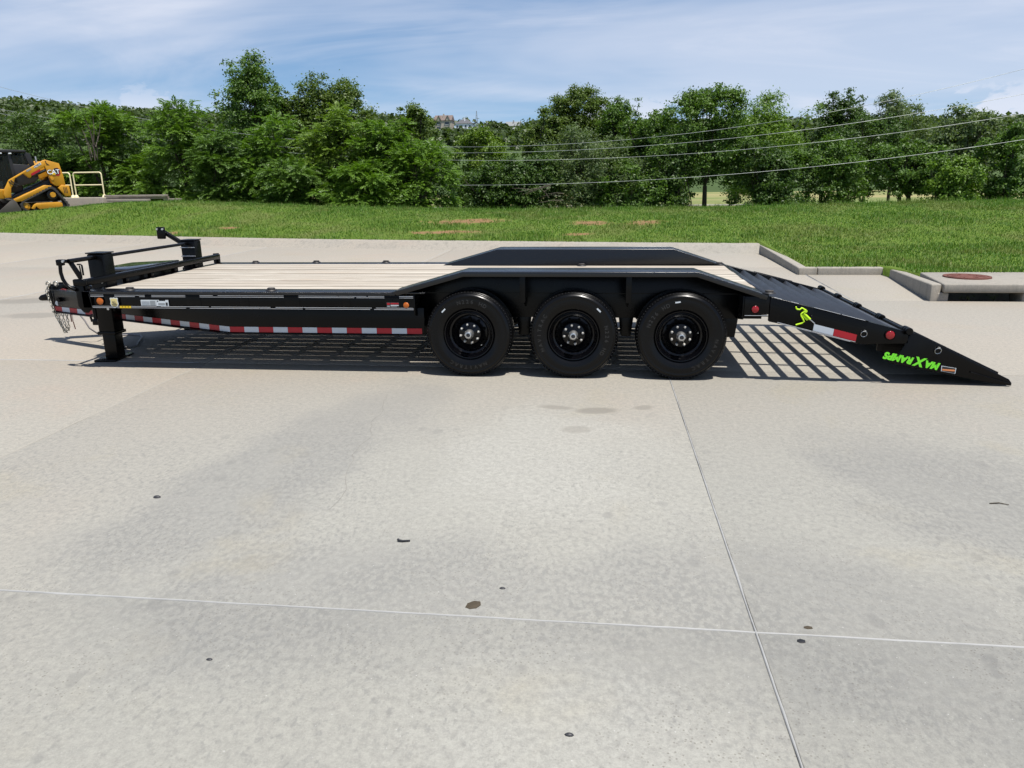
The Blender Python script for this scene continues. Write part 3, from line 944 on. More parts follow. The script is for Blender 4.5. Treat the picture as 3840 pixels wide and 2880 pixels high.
for far in (False, True):
    P0, P1 = (-3.19, 0.1075), (-5.80, 1.19)
    if far: P0, P1 = (P0[0], W - P0[1]), (P1[0], W - P1[1])
    poly, z0, z1 = oblique_box(P0, P1, 0.009, 0.362, 0.60)
    a = MB().prism(poly, z0, z1, 'z')
    poly, _, _ = oblique_box(P0, P1, 0.045, 0, 0)
    a.prism(poly, 0.353, 0.3615, 'z').prism(poly, 0.6005, 0.609, 'z')
    a.build('tongue_rail', BK, TR, bevel=0.003)
    if not far:
        # reflective tape: along the beam, then in along the tongue
        tape = empty('reflective_tape', (0, 0, 0), parent=TR)
        L, k, xx = 0.14077, 0, -1.365
        while xx > -3.19 + 0.02:
            xa = max(xx - L, -3.195)
            MB().box(xa + 0.0015, xx, 0.0965, 0.0985, 0.368, 0.418).build('tape_strip', MAT['red'] if k % 2 == 0 else MAT['white_tape'], tape)
            last = xx - xa; xx = xa; k += 1
        d = (Vector((*P1, 0)) - Vector((*P0, 0))); tot = d.length; d.normalize(); n = Vector((d.y, -d.x, 0)); n = n if n.y < 0 else -n
        sgn = 0.0
        while sgn < tot - 0.05:
            e = min(sgn + L, tot)
            a_ = Vector((*P0, 0)) + d * (sgn + 0.0015) + n * 0.0105; b_ = Vector((*P0, 0)) + d * e + n * 0.0105
            o_ = n * 0.002
            MB().prism([(a_.x, a_.y), (b_.x, b_.y), (b_.x + o_.x, b_.y + o_.y), (a_.x + o_.x, a_.y + o_.y)], 0.368, 0.418, 'z').build('tape_strip', MAT['red'] if k % 2 == 0 else MAT['white_tape'], tape)
            sgn = e; k += 1
        bolt = Vector((*P0, 0)) + d * (tot - 0.14) + n * 0.02
        MB().lathe([(0.0, -0.02), (0.02, -0.02), (0.026, 0.0), (0.026, 0.02)], 12, 'y', (bolt.x, bolt.y, 0.50)).build('tongue_bolt', BK, TR, smooth=40)

# coupler ------------------------------------------------------------------
cp = empty('coupler', (-5.8, 1.28, 0), parent=TR)


def cpart(mb, name, mat=BK, bevel=0.004, smooth=None): return mb.build(name, mat, cp, loc=(5.8, -1.28, 0), bevel=bevel, smooth=smooth)


cpart(MB().box(-5.84, -5.79, 1.19, 1.21, 0.34, 0.66).box(-5.84, -5.79, 1.35, 1.37, 0.34, 0.66).box(-5.79, -5.77, 1.17, 1.39, 0.33, 0.64), 'mount_channel')
cpart(MB().prism([(-5.83, 0.46), (-5.92, 0.47), (-6.00, 0.468), (-6.02, 0.50), (-5.985, 0.53), (-5.93, 0.545), (-5.89, 0.575), (-5.83, 0.585)], 1.215, 1.345), 'ball_socket', BK, 0.02)
cpart(MB().tube([(-5.90, 1.28, 0.57), (-5.87, 1.28, 0.61), (-5.84, 1.28, 0.635)], 0.012, 8), 'latch_lever', BK, 0, 40)
cpart(MB().lathe([(0.0, -0.012), (0.026, -0.012), (0.030, 0.0), (0.030, 0.02)], 18, 'y', (-5.735, 1.163, 0.455)), 'breakaway_switch', MAT['label_white'], 0, 40)


def link_mesh(L=0.046, Wd=0.030, r_=0.0048):
    pts = []
    for k in range(14):
        a = 2 * math.pi * k / 14
        xx = math.cos(a) * (Wd / 2 - r_); zz = math.sin(a) * (Wd / 2 - r_)
        zz += (L / 2 - Wd / 2) * (1 if math.sin(a) >= 0 else -1)
        pts.append((xx, 0, zz))
    return MB().tube(pts, r_, 6, closed=True).mesh('chain_link')


LM = link_mesh(); LM.materials.append(MAT['chain']); LM.polygons.foreach_set('use_smooth', [True] * len(LM.polygons))


def chain(pts, parent, pitch=0.034):
    ch = empty('safety_chain', (0, 0, 0), parent=parent)
    P = [Vector(p) for p in pts]; seg = [(P[i + 1] - P[i]).length for i in range(len(P) - 1)]; tot = sum(seg)
    n = int(tot / pitch)
    for i in range(n):
        s = (i + 0.5) * pitch; k = 0
        while k < len(seg) - 1 and s > seg[k]: s -= seg[k]; k += 1
        c = P[k] + (P[k + 1] - P[k]) * (s / seg[k]); d = (P[k + 1] - P[k]).normalized()
        o = bpy.data.objects.new('chain_link', LM); COL.objects.link(o); o.parent = ch
        q = d.to_track_quat('Z', 'Y').to_matrix().to_4x4() @ Matrix.Rotation(R(90 if i % 2 else 20), 4, 'Z')
        q.translation = c; o.matrix_local = q
    return ch


chain([(-5.835, 1.175, 0.64), (-5.85, 1.165, 0.58), (-5.825, 1.16, 0.48), (-5.80, 1.155, 0.40), (-5.77, 1.15, 0.30), (-5.735, 1.15, 0.22), (-5.71, 1.16, 0.13), (-5.69, 1.17, 0.11)], TR)
chain([(-5.745, 1.16, 0.345), (-5.74, 1.155, 0.24), (-5.715, 1.16, 0.15), (-5.69, 1.18, 0.115)], TR)
chain([(-5.705, 1.165, 0.345), (-5.70, 1.16, 0.25), (-5.69, 1.17, 0.17), (-5.685, 1.18, 0.13)], TR)
chain([(-5.665, 1.17, 0.345), (-5.655, 1.165, 0.25), (-5.66, 1.17, 0.18), (-5.675, 1.18, 0.14)], TR)
for (hx, hy) in ((-5.835, 1.19), (-5.77, 1.22)):
    MB().tube([(hx, hy, 0.63)] + [(hx + 0.024 * math.sin(a), hy, 0.662 - 0.024 * math.cos(a)) for a in np.linspace(0.2, 5.2, 12)], 0.0085, 8).build('chain_hook', MAT['chain'], TR, smooth=60)
co = MB(); co.tube([(-5.615 + 0.012 * math.cos(t), 1.18 + 0.012 * math.sin(t), 0.345 - 0.0125 * t / 6.28) for t in np.linspace(0, 6.28 * 8, 90)], 0.0032, 5)
co.tube([(-5.603, 1.18, 0.245), (-5.60, 1.18, 0.21), (-5.592, 1.18, 0.16)], 0.005, 6)
co.build('breakaway_coil', MAT['coil_red'], TR, smooth=60)
MB().tube([(-5.545, 1.2, 0.35), (-5.526, 1.2, 0.321), (-5.48, 1.2, 0.256), (-5.437, 1.2, 0.169), (-5.40, 1.26, 0.10), (-5.44, 1.40, 0.04), (-5.46, 1.50, 0.012), (-5.40, 1.57, 0.010), (-5.30, 1.61, 0.010), (-5.209, 1.628, 0.010), (-5.10, 1.59, 0.010), (-5.016, 1.488, 0.010), (-4.93, 1.30, 0.010), (-4.818, 1.079, 0.010), (-4.80, 1.0, 0.012), (-4.823, 0.932, 0.014)], 0.0085, 8).build('wiring_cable', MAT['cable_grey'], TR, smooth=60)
MB().tube([(-4.823, 0.932, 0.018), (-4.86, 0.905, 0.02), (-4.93, 0.89, 0.02)], [0.012, 0.022, 0.022], 10).build('wiring_plug', MAT['cable'], TR, smooth=40)
MB().tube([(-5.74, 1.17, 0.56), (-5.68, 1.15, 0.60), (-5.62, 1.13, 0.615), (-5.56, 1.10, 0.61)], 0.006, 6).build('breakaway_cable', MAT['coil_red'], TR, smooth=60)

# headboard rail, toolbox -------------------------------------------------
MB().box(-4.565, -4.505, 0.03, W - 0.03, 0.802, 0.862).build('headboard_rail', BK, TR, bevel=0.006)
for py in (0.02, 0.62, 1.05, 1.50, 1.94, W - 0.07):
    MB().box(-4.558, -4.512, py, py + 0.05, 0.757, 0.803).build('rail_post', BK, TR, bevel=0.004)
MB().box(-4.56, -4.475, 0.0, W, 0.60, 0.7555).build('headboard', BK, TR, bevel=0.004)
MB().box(-4.63, -4.50, -0.004, 0.028, 0.80, 0.866).build('rail_end_box', BK, TR, bevel=0.014, segs=3)
MB().prism([(-4.612, 0.868), (-4.535, 0.872), (-4.53, 0.757), (-4.49, 0.74), (-4.47, 0.60), (-4.52, 0.553), (-4.565, 0.556), (-4.612, 0.615)], 0.0, 0.010).build('corner_plate', BK, TR, bevel=0.003)
MB().prism([(-4.612, 0.868), (-4.535, 0.872), (-4.53, 0.757), (-4.49, 0.74), (-4.47, 0.60), (-4.52, 0.553), (-4.565, 0.556), (-4.612, 0.615)], W - 0.010, W).build('corner_plate', BK, TR, bevel=0.003)
MB().tube([(-4.478, 0.03, 0.60), (-4.478, 0.03, 0.495)], 0.018, 12).build('stub_pipe', BK, TR, smooth=40)
tb = empty('toolbox', (-4.85, 1.28, 0.4), parent=TR)
MB().prism([(-4.60, 0.78), (-4.60, 1.72), (-5.06, 1.58), (-5.06, 0.96)], 0.42, 0.845, 'z').build('box_body', BK, tb, bevel=0.006, loc=(4.85, -1.28, -0.4))
MB().add([(-4.585, 0.765, 0.847), (-4.585, 1.735, 0.847), (-5.075, 1.59, 0.835), (-5.075, 0.95, 0.835), (-4.585, 0.765, 0.872), (-4.585, 1.735, 0.872), (-5.075, 1.59, 0.858), (-5.075, 0.95, 0.858)],
         [(0, 1, 2, 3), (4, 5, 6, 7), (0, 1, 5, 4), (1, 2, 6, 5), (2, 3, 7, 6), (3, 0, 4, 7)]).build('box_lid', MAT['lid'], tb, bevel=0.006, loc=(4.85, -1.28, -0.4))

# jacks: two drop-leg jacks joined by a shaft
for far in (False, True):
    jc = 0.45 if not far else W - 0.45
    jk = empty('jack', (-4.635, jc, 0), parent=TR)
    MB().box(-0.085, 0.085, -0.08, 0.08, 0.285, 1.062).build('outer_tube', BK, jk, bevel=0.012, segs=3)
    MB().box(-0.092, 0.092, -0.088, 0.088, 1.064, 1.076).build('top_cap', BK, jk, bevel=0.004)
    MB().box(-0.095, 0.095, -0.09, 0.09, 0.27, 0.30).build('collar', BK, jk, bevel=0.004)
    MB().box(-0.068, 0.068, -0.064, 0.064, 0.022, 0.30).build('inner_leg', BK, jk, bevel=0.010, segs=3)
    MB().box(-0.16, 0.06, -0.12, 0.24, 0.001, 0.02, Matrix.Rotation(R(6), 4, 'Z')).build('foot_plate', BK, jk, bevel=0.004)
    MB().box(-0.175, -0.085, -0.03, 0.03, 0.355, 0.415).build('pin_block', BK, jk, bevel=0.005)
    MB().tube([(-0.195, 0, 0.385), (-0.205, 0, 0.43), (-0.19, 0, 0.455), (-0.165, 0, 0.452), (-0.15, 0, 0.425), (-0.145, 0, 0.39)], 0.011, 8).build('pin_handle', BK, jk, smooth=60)
    MB().box(0.085, 0.105, -0.06, 0.06, 0.50, 0.60).box(-0.11, -0.085, -0.06, 0.06, 0.62, 0.75).build('mount_bracket', BK, jk, bevel=0.004)
    sy = -0.083
    MB().lathe([(0, sy), (0.013, sy), (0.013, sy + 0.02)], 12, 'y', (0.055, 0, 0.53)).build('leg_bolt', MAT['zinc'], jk)
    if far:
        for z_ in (0.985, 0.885):
            MB().tube([(-0.09, -0.088, z_), (0.09, -0.088, z_)], 0.0055, 6).build('clamp_bolt', MAT['zinc'], jk)
    else:
        MB().lathe([(0, -0.1), (0.016, -0.1), (0.016, -0.08)], 10, 'y', (0.045, -0.0, 0.80)).build('side_bolt', MAT['zinc'], jk)
MB().tube([(-4.635, 0.36, 1.032), (-4.635, W - 0.44, 1.032)], 0.017, 12).build('jack_shaft', BK, TR, smooth=40)
MB().tube([(-4.635, 0.0, 1.032), (-4.635, 0.40, 1.032)], 0.021, 12).build('crank_shaft', BK, TR, smooth=40)
MB().tube([(-4.635, -0.01, 1.032), (-4.66, -0.015, 1.035), (-4.705, -0.015, 1.032), (-4.712, -0.015, 1.0), (-4.718, -0.015, 0.93), (-4.708, -0.015, 0.87), (-4.685, -0.015, 0.825), (-4.65, -0.012, 0.79), (-4.60, -0.01, 0.768)], 0.0165, 10).build('crank_handle', BK, TR, smooth=60)
MB().box(-4.735, -4.675, -0.04, 0.01, 0.995, 1.05).build('crank_clevis', BK, TR, bevel=0.008)
MB().lathe([(0, -0.045), (0.012, -0.045), (0.012, -0.02)], 10, 'y', (-4.66, 0, 1.035)).build('crank_bolt', MAT['zinc'], TR)
MB().prism([(-4.655, 1.02), (-4.60, 1.02), (-4.535, 0.905), (-4.535, 0.87), (-4.575, 0.87)], 0.012, 0.022).build('shaft_bracket', BK, TR, bevel=0.002)
MB().tube([(-4.575, 0.03, 1.0), (-4.54, 0.03, 1.0), (-4.53, 0.03, 0.99), (-4.53, 0.03, 0.90)], 0.008, 6).tube([(-4.555, 0.03, 0.99), (-4.55, 0.03, 0.90)], 0.006, 6).build('bracket_loop', BK, TR, smooth=60)
# spare-wheel arm on the far jack
MB().tube([(-4.66, W - 0.50, 1.0), (-4.955, W - 0.46, 1.165)], 0.028, 12).build('spare_arm', BK, TR, smooth=40)
MB().box(-5.005, -4.90, W - 0.53, W - 0.50, 1.085, 1.225).build('spare_plate', BK, TR, bevel=0.012)
for bx in (-4.985, -4.918): MB().lathe([(0, W - 0.545), (0.012, W - 0.545), (0.012, W - 0.53)], 10, 'y', (bx, 0, 1.20)).build('spare_bolt', MAT['zinc'], TR)

# lamps, stickers -----------------------------------------------------------
def lamp(name, x, z, r_, mat, y=0.0, half=False):
    lp = empty(name, (x, y, z), parent=TR)
    MB().lathe([(r_ * 1.22, 0.004), (r_ * 1.2, -0.006), (r_ * 1.02, -0.008), (r_ * 1.0, -0.002)], 24, 'y').build('bezel', MAT['hole'], lp, smooth=50)
    MB().lathe([(r_, -0.004), (r_ * 0.97, -0.0085), (r_ * 0.85, -0.0105), (r_ * 0.45, -0.0125), (0.001, -0.013)], 24, 'y').build('lens', mat, lp, smooth=60)
    return lp


lamp('side_marker_lamp', -4.392, 0.664, 0.034, MAT['amber'], 0.017)
lamp('side_marker_lamp', -1.476, 0.643, 0.027, MAT['amber'], 0.012)
MB().box(-1.535, -1.40, 0.0125, 0.018, 0.62, 0.70).build('lamp_plate', BK, TR)
lamp('rear_side_lamp', 1.516, 0.629, 0.030, MAT['redlens'], 0.002)
lamp('rear_side_lamp', 2.611, 0.423, 0.036, MAT['redlens'], -0.002)


def decal(name, x0, x1, z0, z1, mat, y=0.010, lines=(), lmat=None, poly=None, parent=None):
    d = empty(name, (0, 0, 0), parent=parent or TR)
    if poly: MB().prism(poly, y, y + 0.002).build('backing', mat, d)
    else: MB().box(x0, x1, y, y + 0.002, z0, z1).build('backing', mat, d)
    for (a, b, c_, e, mt) in lines:
        MB().box(a, b, y - 0.0012, y + 0.001, c_, e).build('print', mt, d)
    return d


LW, LG, LD, LY, LC = (MAT[k] for k in ('label_white', 'label_grey', 'label_dark', 'label_yellow', 'label_cream'))
sx, sz = -4.245, 0.652
shield = [(-0.040, 0.040), (-0.030, 0.046), (-0.012, 0.043), (0.0, 0.048), (0.012, 0.043), (0.030, 0.046), (0.040, 0.040), (0.036, 0.015), (0.041, -0.012), (0.030, -0.036), (0.0, -0.050), (-0.030, -0.036), (-0.041, -0.012), (-0.036, 0.015)]
d1 = decal('shield_sticker', 0, 0, 0, 0, LW, 0.0015, poly=[(sx + a, sz + b) for a, b in shield])
MB().prism([(sx + a * 0.84, sz + b * 0.84) for a, b in shield], 0.0005, 0.0013).build('shield_field', LC, d1)
tm = text_mesh('ILL', 0.030, 0.0008, 0, 0.0006, 'CENTER'); t_ = link('lettering', tm, LD, d1); t_.matrix_local = frame_matrix((sx, 0.0, sz - 0.008), (1, 0, 0), (0, 0, 1))
MB().box(sx - 0.026, sx + 0.026, -0.0003, 0.0004, sz - 0.024, sz - 0.016).box(sx - 0.018, sx + 0.018, -0.0003, 0.0004, sz - 0.036, sz - 0.030).build('print', LD, d1)
decal('yellow_sticker', -4.195, -4.085, 0.602, 0.621, LY, 0.0005, [(-4.175 + 0.03 * i, -4.163 + 0.03 * i, 0.612, 0.617, LD) for i in range(3)])
decal('spec_sticker', -3.985, -3.835, 0.624, 0.678, LW, 0.009, [(-3.978, -3.90, 0.626 + 0.009 * i, 0.629 + 0.009 * i, LG) for i in range(5)] + [(-3.895, -3.842, 0.626, 0.67, MAT['label_grey'])])
decal('spec_sticker', 0, 0, 0, 0, LW, 0.008, [(-3.815, -3.75, 0.632, 0.650, LG), (-3.742, -3.722, 0.627, 0.655, LD), (-3.824, -3.812, 0.662, 0.672, LD)],
      poly=[(-3.832, 0.621), (-3.714, 0.621), (-3.714, 0.678), (-3.742, 0.678), (-3.742, 0.668), (-3.805, 0.668), (-3.805, 0.678), (-3.832, 0.678)])
decal('maker_sticker', -1.655, -1.540, 0.624, 0.670, LD, 0.009, [(-1.65, -1.625, 0.645, 0.663, MAT['red']), (-1.65, -1.625, 0.626, 0.640, LG), (-1.618, -1.545, 0.650, 0.663, MAT['red']), (-1.618, -1.545, 0.638, 0.645, LW), (-1.618, -1.56, 0.626, 0.632, LG)])

# tie-down rings along both edges
for (tx, ty) in ((-4.13, 0.09), (-2.75, 0.09), (-4.02, W - 0.09), (-3.25, W - 0.06), (-2.37, W - 0.06), (0.01, 2.15), (1.55, 2.28), (1.63, 0.05)):
    t = empty('tie_down', (tx, ty, 0.757), parent=TR)
    MB().lathe([(0.0, 0.012), (0.045, 0.012), (0.052, 0.006), (0.055, 0.0)], 18, 'z').build('tie_base', MAT['machine_dark'], t, smooth=40)
    MB().tube([(0.030 * math.cos(a), 0.030 * math.sin(a), 0.02) for a in np.linspace(0, 2 * math.pi, 14, endpoint=False)], 0.0065, 6, closed=True).build('ring', MAT['steel_worn'], t, smooth=60)
    MB().box(-0.03, 0.03, -0.012, 0.012, 0.012, 0.028).build('strap', MAT['machine_dark'], t, bevel=0.004)

# wheels ----------------------------------------------------------------------
RT = 0.3875
prof_t = [(0.212, 0.030), (0.222, 0.016), (0.232, 0.010), (0.236, 0.006), (0.262, 0.002), (0.266, 0.000), (0.285, -0.003), (0.312, -0.003), (0.334, 0.000), (0.338, -0.002), (0.346, -0.001), (0.350, 0.005), (0.362, 0.013), (0.366, 0.011), (0.3695, 0.014), (0.3715, 0.020),
          (0.379, 0.027), (0.3845, 0.034), (0.3868, 0.042), (0.3875, 0.062), (0.3875, 0.066), (0.377, 0.068), (0.377, 0.076), (0.3875, 0.078), (0.388, 0.110), (0.377, 0.112), (0.377, 0.120), (0.388, 0.122), (0.3875, 0.150), (0.377, 0.152), (0.377, 0.160), (0.3875, 0.162),
          (0.3868, 0.188), (0.380, 0.200), (0.362, 0.215), (0.33, 0.228), (0.28, 0.226), (0.236, 0.216), (0.212, 0.20)]
ty = MB().lathe(prof_t, 96, 'y').mesh('tyre', True); ty.materials.append(MAT['tyre'])
ty.polygons.foreach_set('use_smooth', [True] * len(ty.polygons)); ty.set_sharp_from_angle(angle=R(50))
# shoulder notches round the tread edge
nm = MB()
for k in range(84):
    a = 2 * math.pi * k / 84
    M_ = Matrix.Rotation(-a, 4, 'Y') @ Matrix.Translation((0.3745, 0.0205, 0))
    nm.box(-0.0022, 0.0022, -0.003, 0.003, -0.0022, 0.0022, M_)
nmesh = nm.mesh('shoulder_mark'); nmesh.materials.append(MAT['mark'])
rp = [(0.217, 0.022), (0.221, 0.009), (0.218, 0.003), (0.212, 0.004), (0.206, 0.014), (0.203, 0.030), (0.199, 0.034), (0.193, 0.032), (0.189, 0.038), (0.186, 0.056), (0.178, 0.062), (0.168, 0.064), (0.163, 0.072), (0.160, 0.088), (0.152, 0.094), (0.140, 0.090),
      (0.118, 0.078), (0.106, 0.066), (0.101, 0.058), (0.096, 0.054), (0.060, 0.054), (0.056, 0.050), (0.0, 0.050)]
rim = MB().lathe(rp, 64, 'y').mesh('rim'); rim.materials.append(MAT['rim']); rim.polygons.foreach_set('use_smooth', [True] * len(rim.polygons)); rim.set_sharp_from_angle(angle=R(48))
back = MB().lathe([(0.20, 0.21), (0.0, 0.21)], 32, 'y').mesh('back'); back.materials.append(MAT['hole'])
hh = MB()
for k in range(1):
    a = 2 * math.pi * (k + 0.5) / 10
    hh.add([Vector((0.1325 * math.cos(a), 0.0852, 0.1325 * math.sin(a))) + Matrix.Rotation(-a, 3, 'Y') @ Vector((0.0155 * math.cos(t), 0.0078 * math.cos(t) - 0.0022, 0.0155 * math.sin(t))) for t in np.linspace(0, 2 * math.pi, 14, endpoint=False)], [list(range(14))])
hhm = hh.mesh('hand_hole', False); hhm.materials.append(MAT['hole'])
hub = MB().lathe([(0.040, 0.055), (0.040, 0.020), (0.0385, 0.014), (0.0385, 0.002), (0.041, 0.000), (0.041, -0.006), (0.036, -0.012), (0.033, -0.028), (0.028, -0.036), (0.018, -0.038), (0.0165, -0.034), (0.016, -0.030)], 28, 'y').mesh('hub_cap')
hub.materials.append(MAT['zinc']); hub.polygons.foreach_set('use_smooth', [True] * len(hub.polygons)); hub.set_sharp_from_angle(angle=R(45))
plug = MB().lathe([(0.0165, -0.033), (0.010, -0.034), (0.0, -0.036)], 16, 'y').mesh('hub_plug'); plug.materials.append(MAT['cable'])
nut = MB().lathe([(0.0125, 0.056), (0.0125, 0.042), (0.0105, 0.038), (0.0095, 0.030), (0.006, 0.026), (0.0055, 0.030), (0.0, 0.032)], 12, 'y').mesh('lug_nut')
nut.materials.append(plain('nut_steel', (0.62, 0.60, 0.55), 0.35, 0.55, 0.5, 0.1, 60)); nut.polygons.foreach_set('use_smooth', [True] * len(nut.polygons)); nut.set_sharp_from_angle(angle=R(45))
# raised sidewall lettering
bm = bmesh.new()


def arc_text(txt, mid_deg, rad, size, step):
    n = len(txt)
    for i, ch in enumerate(txt):
        if ch == ' ': continue
        a = R(mid_deg) - (i - (n - 1) / 2) * step          # clockwise as seen from outside
        me = text_mesh(ch, size, 0.0006, 0, 0.0014, 'CENTER')
        o = Vector((math.cos(a), 0, math.sin(a)))
        M_ = frame_matrix(o * rad + Vector((0, -0.0022, 0)), (math.sin(a), 0, -math.cos(a)), o)
        me.transform(M_); bm.from_mesh(me); bpy.data.meshes.remove(me)


arc_text('N226 HD', 83, 0.277, 0.046, 0.135)
arc_text('NAVITRAC', -92, 0.283, 0.044, 0.15)
lm = bpy.data.meshes.new('sidewall_lettering'); bm.to_mesh(lm); bm.free(); lm.materials.append(plain('raised_rubber', (0.016, 0.016, 0.017), 0.28, 0, 0.5))
sw = MB().box(-0.022, 0.022, -0.0012, 0.0012, -0.006, 0.006).mesh('size_sticker'); sw.materials.append(MAT['label_white'])
valve = MB().tube([(0.150, 0.085, 0), (0.147, 0.055, 0), (0.146, 0.040, 0)], [0.005, 0.006, 0.004], 8).mesh('valve'); valve.materials.append(MAT['zinc'])


def wheel(x, far, spin, stickers):
    w = empty('wheel', (x, 0.0 if not far else W, RT), (0, 0, math.pi if far else 0), TR)
    w.rotation_euler = (0, R(spin), math.pi if far else 0)
    parts = [('tyre', ty), ('rim', rim), ('rim_back', back), ('hub_cap', hub), ('hub_plug', plug), ('shoulder_marks', nmesh), ('sidewall_lettering', lm)]
    for nm_, me in parts: link(nm_, me, None, w)
    for nm_ in w.children:
        if nm_.name.startswith('shoulder'): nm_['kind'] = 'stuff'
    for k in range(10): link('hand_hole', hhm, None, w, rot=(0, R(36 * k), 0))
    for k in range(8):
        a = 2 * math.pi * (k + 0.28) / 8
        link('lug_nut', nut, None, w, (0.0825 * math.cos(a), 0, 0.0825 * math.sin(a)))
    v = link('valve', valve, None, w, rot=(0, R(45), 0))
    for (a, r_) in stickers:
        a -= spin * -1.0
        s = link('size_sticker', sw, None, w, (r_ * math.cos(R(a)), -0.0035, r_ * math.sin(R(a))), (0, R(90 - a), 0))
    return w


wheel(-0.921, False, 0, [(136, 0.305)])
wheel(0.0, False, 92, [(46, 0.312)])
wheel(0.921, False, -55, [(98, 0.300)])
for x in (-0.921, 0, 0.921): wheel(x, True, 40 * x, [])

# dovetail: slotted cleat deck -------------------------------------------------
def zs(x): return 0.742 - 0.2605 * (x - 1.60)       # walking surface


dv = empty('dovetail', (0, 0, 0), parent=TR)
for far in (False, True):
    y0, y1 = yy(0.0, 0.05, far)
    MB().prism([(1.634, 0.737), (2.755, 0.449), (2.765, 0.35), (2.40, 0.342), (2.36, 0.346), (1.70, 0.512), (1.634, 0.525)], y0, y1).build('side_rail', BK, dv, bevel=0.006)
    y0, y1 = yy(-0.012, 0.01, far)
    MB().prism([(1.70, 0.526), (2.345, 0.364), (2.345, 0.355), (1.70, 0.517)], y0, y1).build('rail_flange', BK, dv, bevel=0.004, segs=3)
    y0, y1 = yy(-0.010, 0.01, far)
    MB().prism([(1.99, 0.652), (2.43, 0.539), (2.43, 0.529), (1.99, 0.642)], y0, y1).build('rail_flange', BK, dv, bevel=0.004, segs=3)
for k in range(7):
    x0 = 1.625 + 0.16 * k
    za = zs(x0 + 0.075)
    MB().prism([(x0, za - 0.090), (x0 + 0.075, za), (x0 + 0.075, za - 0.05), (x0 + 0.070, za - 0.05), (x0 + 0.070, za - 0.012), (x0 + 0.004, za - 0.094)], 0.05, W - 0.05).build('cleat', MAT['cleat'], dv, bevel=0.0015)
for by in (0.52, 1.03, 1.54, 2.05):
    MB().prism([(1.62, zs(1.62) - 0.060), (2.70, zs(2.70) - 0.060), (2.70, zs(2.70) - 0.10), (1.62, zs(1.62) - 0.10)], by - 0.019, by + 0.019).build('stringer', BK, dv)
MB().prism([(2.672, zs(2.672) - 0.002), (2.752, zs(2.752) - 0.002), (2.752, zs(2.752) - 0.014), (2.672, zs(2.672) - 0.014)], 0.05, W - 0.05).build('end_strip', MAT['cleat'], dv, bevel=0.002)
MB().box(1.588, 1.624, 0.02, W - 0.02, 0.60, 0.7545).build('deck_end_bar', BK, dv, bevel=0.003)
for hy in (0.0, 0.62, 1.25, 1.88, 2.50):
    hm = MB()
    for q in range(3): hm.lathe([(0.0, -0.019), (0.026, -0.019), (0.030, -0.014), (0.030, 0.014), (0.026, 0.019), (0, 0.019)], 16, 'y', (2.752, hy + 0.042 * (q - 1) * 0.98 + 0.03, 0.458))
    hm.build('hinge_knuckle', BK, dv, smooth=40)
MB().tube([(2.752, 0.0, 0.455), (2.752, W, 0.455)], 0.012, 10).build('hinge_rod', BK, dv, smooth=40)
# bright strips painted in as sun glints along the rail edges
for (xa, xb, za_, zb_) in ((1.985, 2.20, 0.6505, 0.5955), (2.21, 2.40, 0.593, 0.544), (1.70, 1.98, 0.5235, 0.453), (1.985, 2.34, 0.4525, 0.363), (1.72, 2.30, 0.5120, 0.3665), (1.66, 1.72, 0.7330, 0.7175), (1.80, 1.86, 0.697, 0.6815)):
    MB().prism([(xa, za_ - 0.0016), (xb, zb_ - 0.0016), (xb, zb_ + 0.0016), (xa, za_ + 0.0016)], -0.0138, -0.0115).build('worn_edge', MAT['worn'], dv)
MB().box(1.432, 1.62, -0.0065, -0.0042, 0.5765, 0.5795).build('worn_edge', MAT['worn'], TR)  # painted glint line along the rear box flange
# tape on the rail
for (xa, xb, mt) in ((1.995, 2.158, 'white_tape'), (2.160, 2.345, 'red')):
    za, zb = 0.462 - 0.2505 * (xa - 2.063), 0.462 - 0.2505 * (xb - 2.063)
    MB().prism([(xa, za - 0.026 + 0.0), (xb, zb - 0.026), (xb + 0.006, zb + 0.030), (xa + 0.006, za + 0.030)], -0.0025, 0.001).build('tape_strip', MAT[mt], dv)


def pin(x, z, parent, y=-0.012):
    p = empty('snap_pin', (x, y, z), parent=parent)
    MB().tube([(0.0245 * math.cos(a), -0.006 * math.sin(a), 0.0245 * math.sin(a)) for a in np.linspace(0, 2 * math.pi, 24, endpoint=False)], 0.0026, 6, closed=True).build('ring', MAT['zinc'], p, smooth=60)
    MB().lathe([(0, -0.01), (0.008, -0.01), (0.008, 0.012)], 10, 'y', (0.004, 0, 0.027)).build('pin_head', MAT['zinc'], p)


pin(2.402, 0.430, dv)
lt = empty('latch', (1.9, -0.02, 0.58), parent=dv)
MB().tube([(1.835, -0.03, 0.66), (1.838, -0.03, 0.645), (1.846, -0.03, 0.637), (1.868, -0.03, 0.634), (1.882, -0.03, 0.648), (1.898, -0.03, 0.642), (1.916, -0.028, 0.622)], 0.0065, 7).tube([(1.916, -0.028, 0.622), (1.890, -0.03, 0.608), (1.880, -0.03, 0.596), (1.882, -0.03, 0.582), (1.900, -0.03, 0.555), (1.910, -0.03, 0.534), (1.895, -0.03, 0.521), (1.846, -0.03, 0.506)], 0.0065, 7).build('latch_handle', MAT['lime'], lt, loc=(-1.9, 0.02, -0.58), smooth=60)
MB().tube([(1.903, -0.024, 0.603), (1.930, -0.024, 0.578), (1.957, -0.024, 0.552)], 0.010, 8).tube([(1.890, -0.02, 0.590), (1.915, -0.02, 0.568), (1.938, -0.02, 0.546)], 0.008, 8).tube([(1.916, -0.034, 0.622), (1.916, 0.0, 0.622)], 0.014, 10).build('latch_spring', MAT['lime'], lt, loc=(-1.9, 0.02, -0.58), smooth=60)
MB().tube([(1.958, -0.02, 0.552), (2.0, -0.02, 0.516)], 0.005, 7).build('latch_pin', MAT['zinc'], lt, loc=(-1.9, 0.02, -0.58), smooth=60)
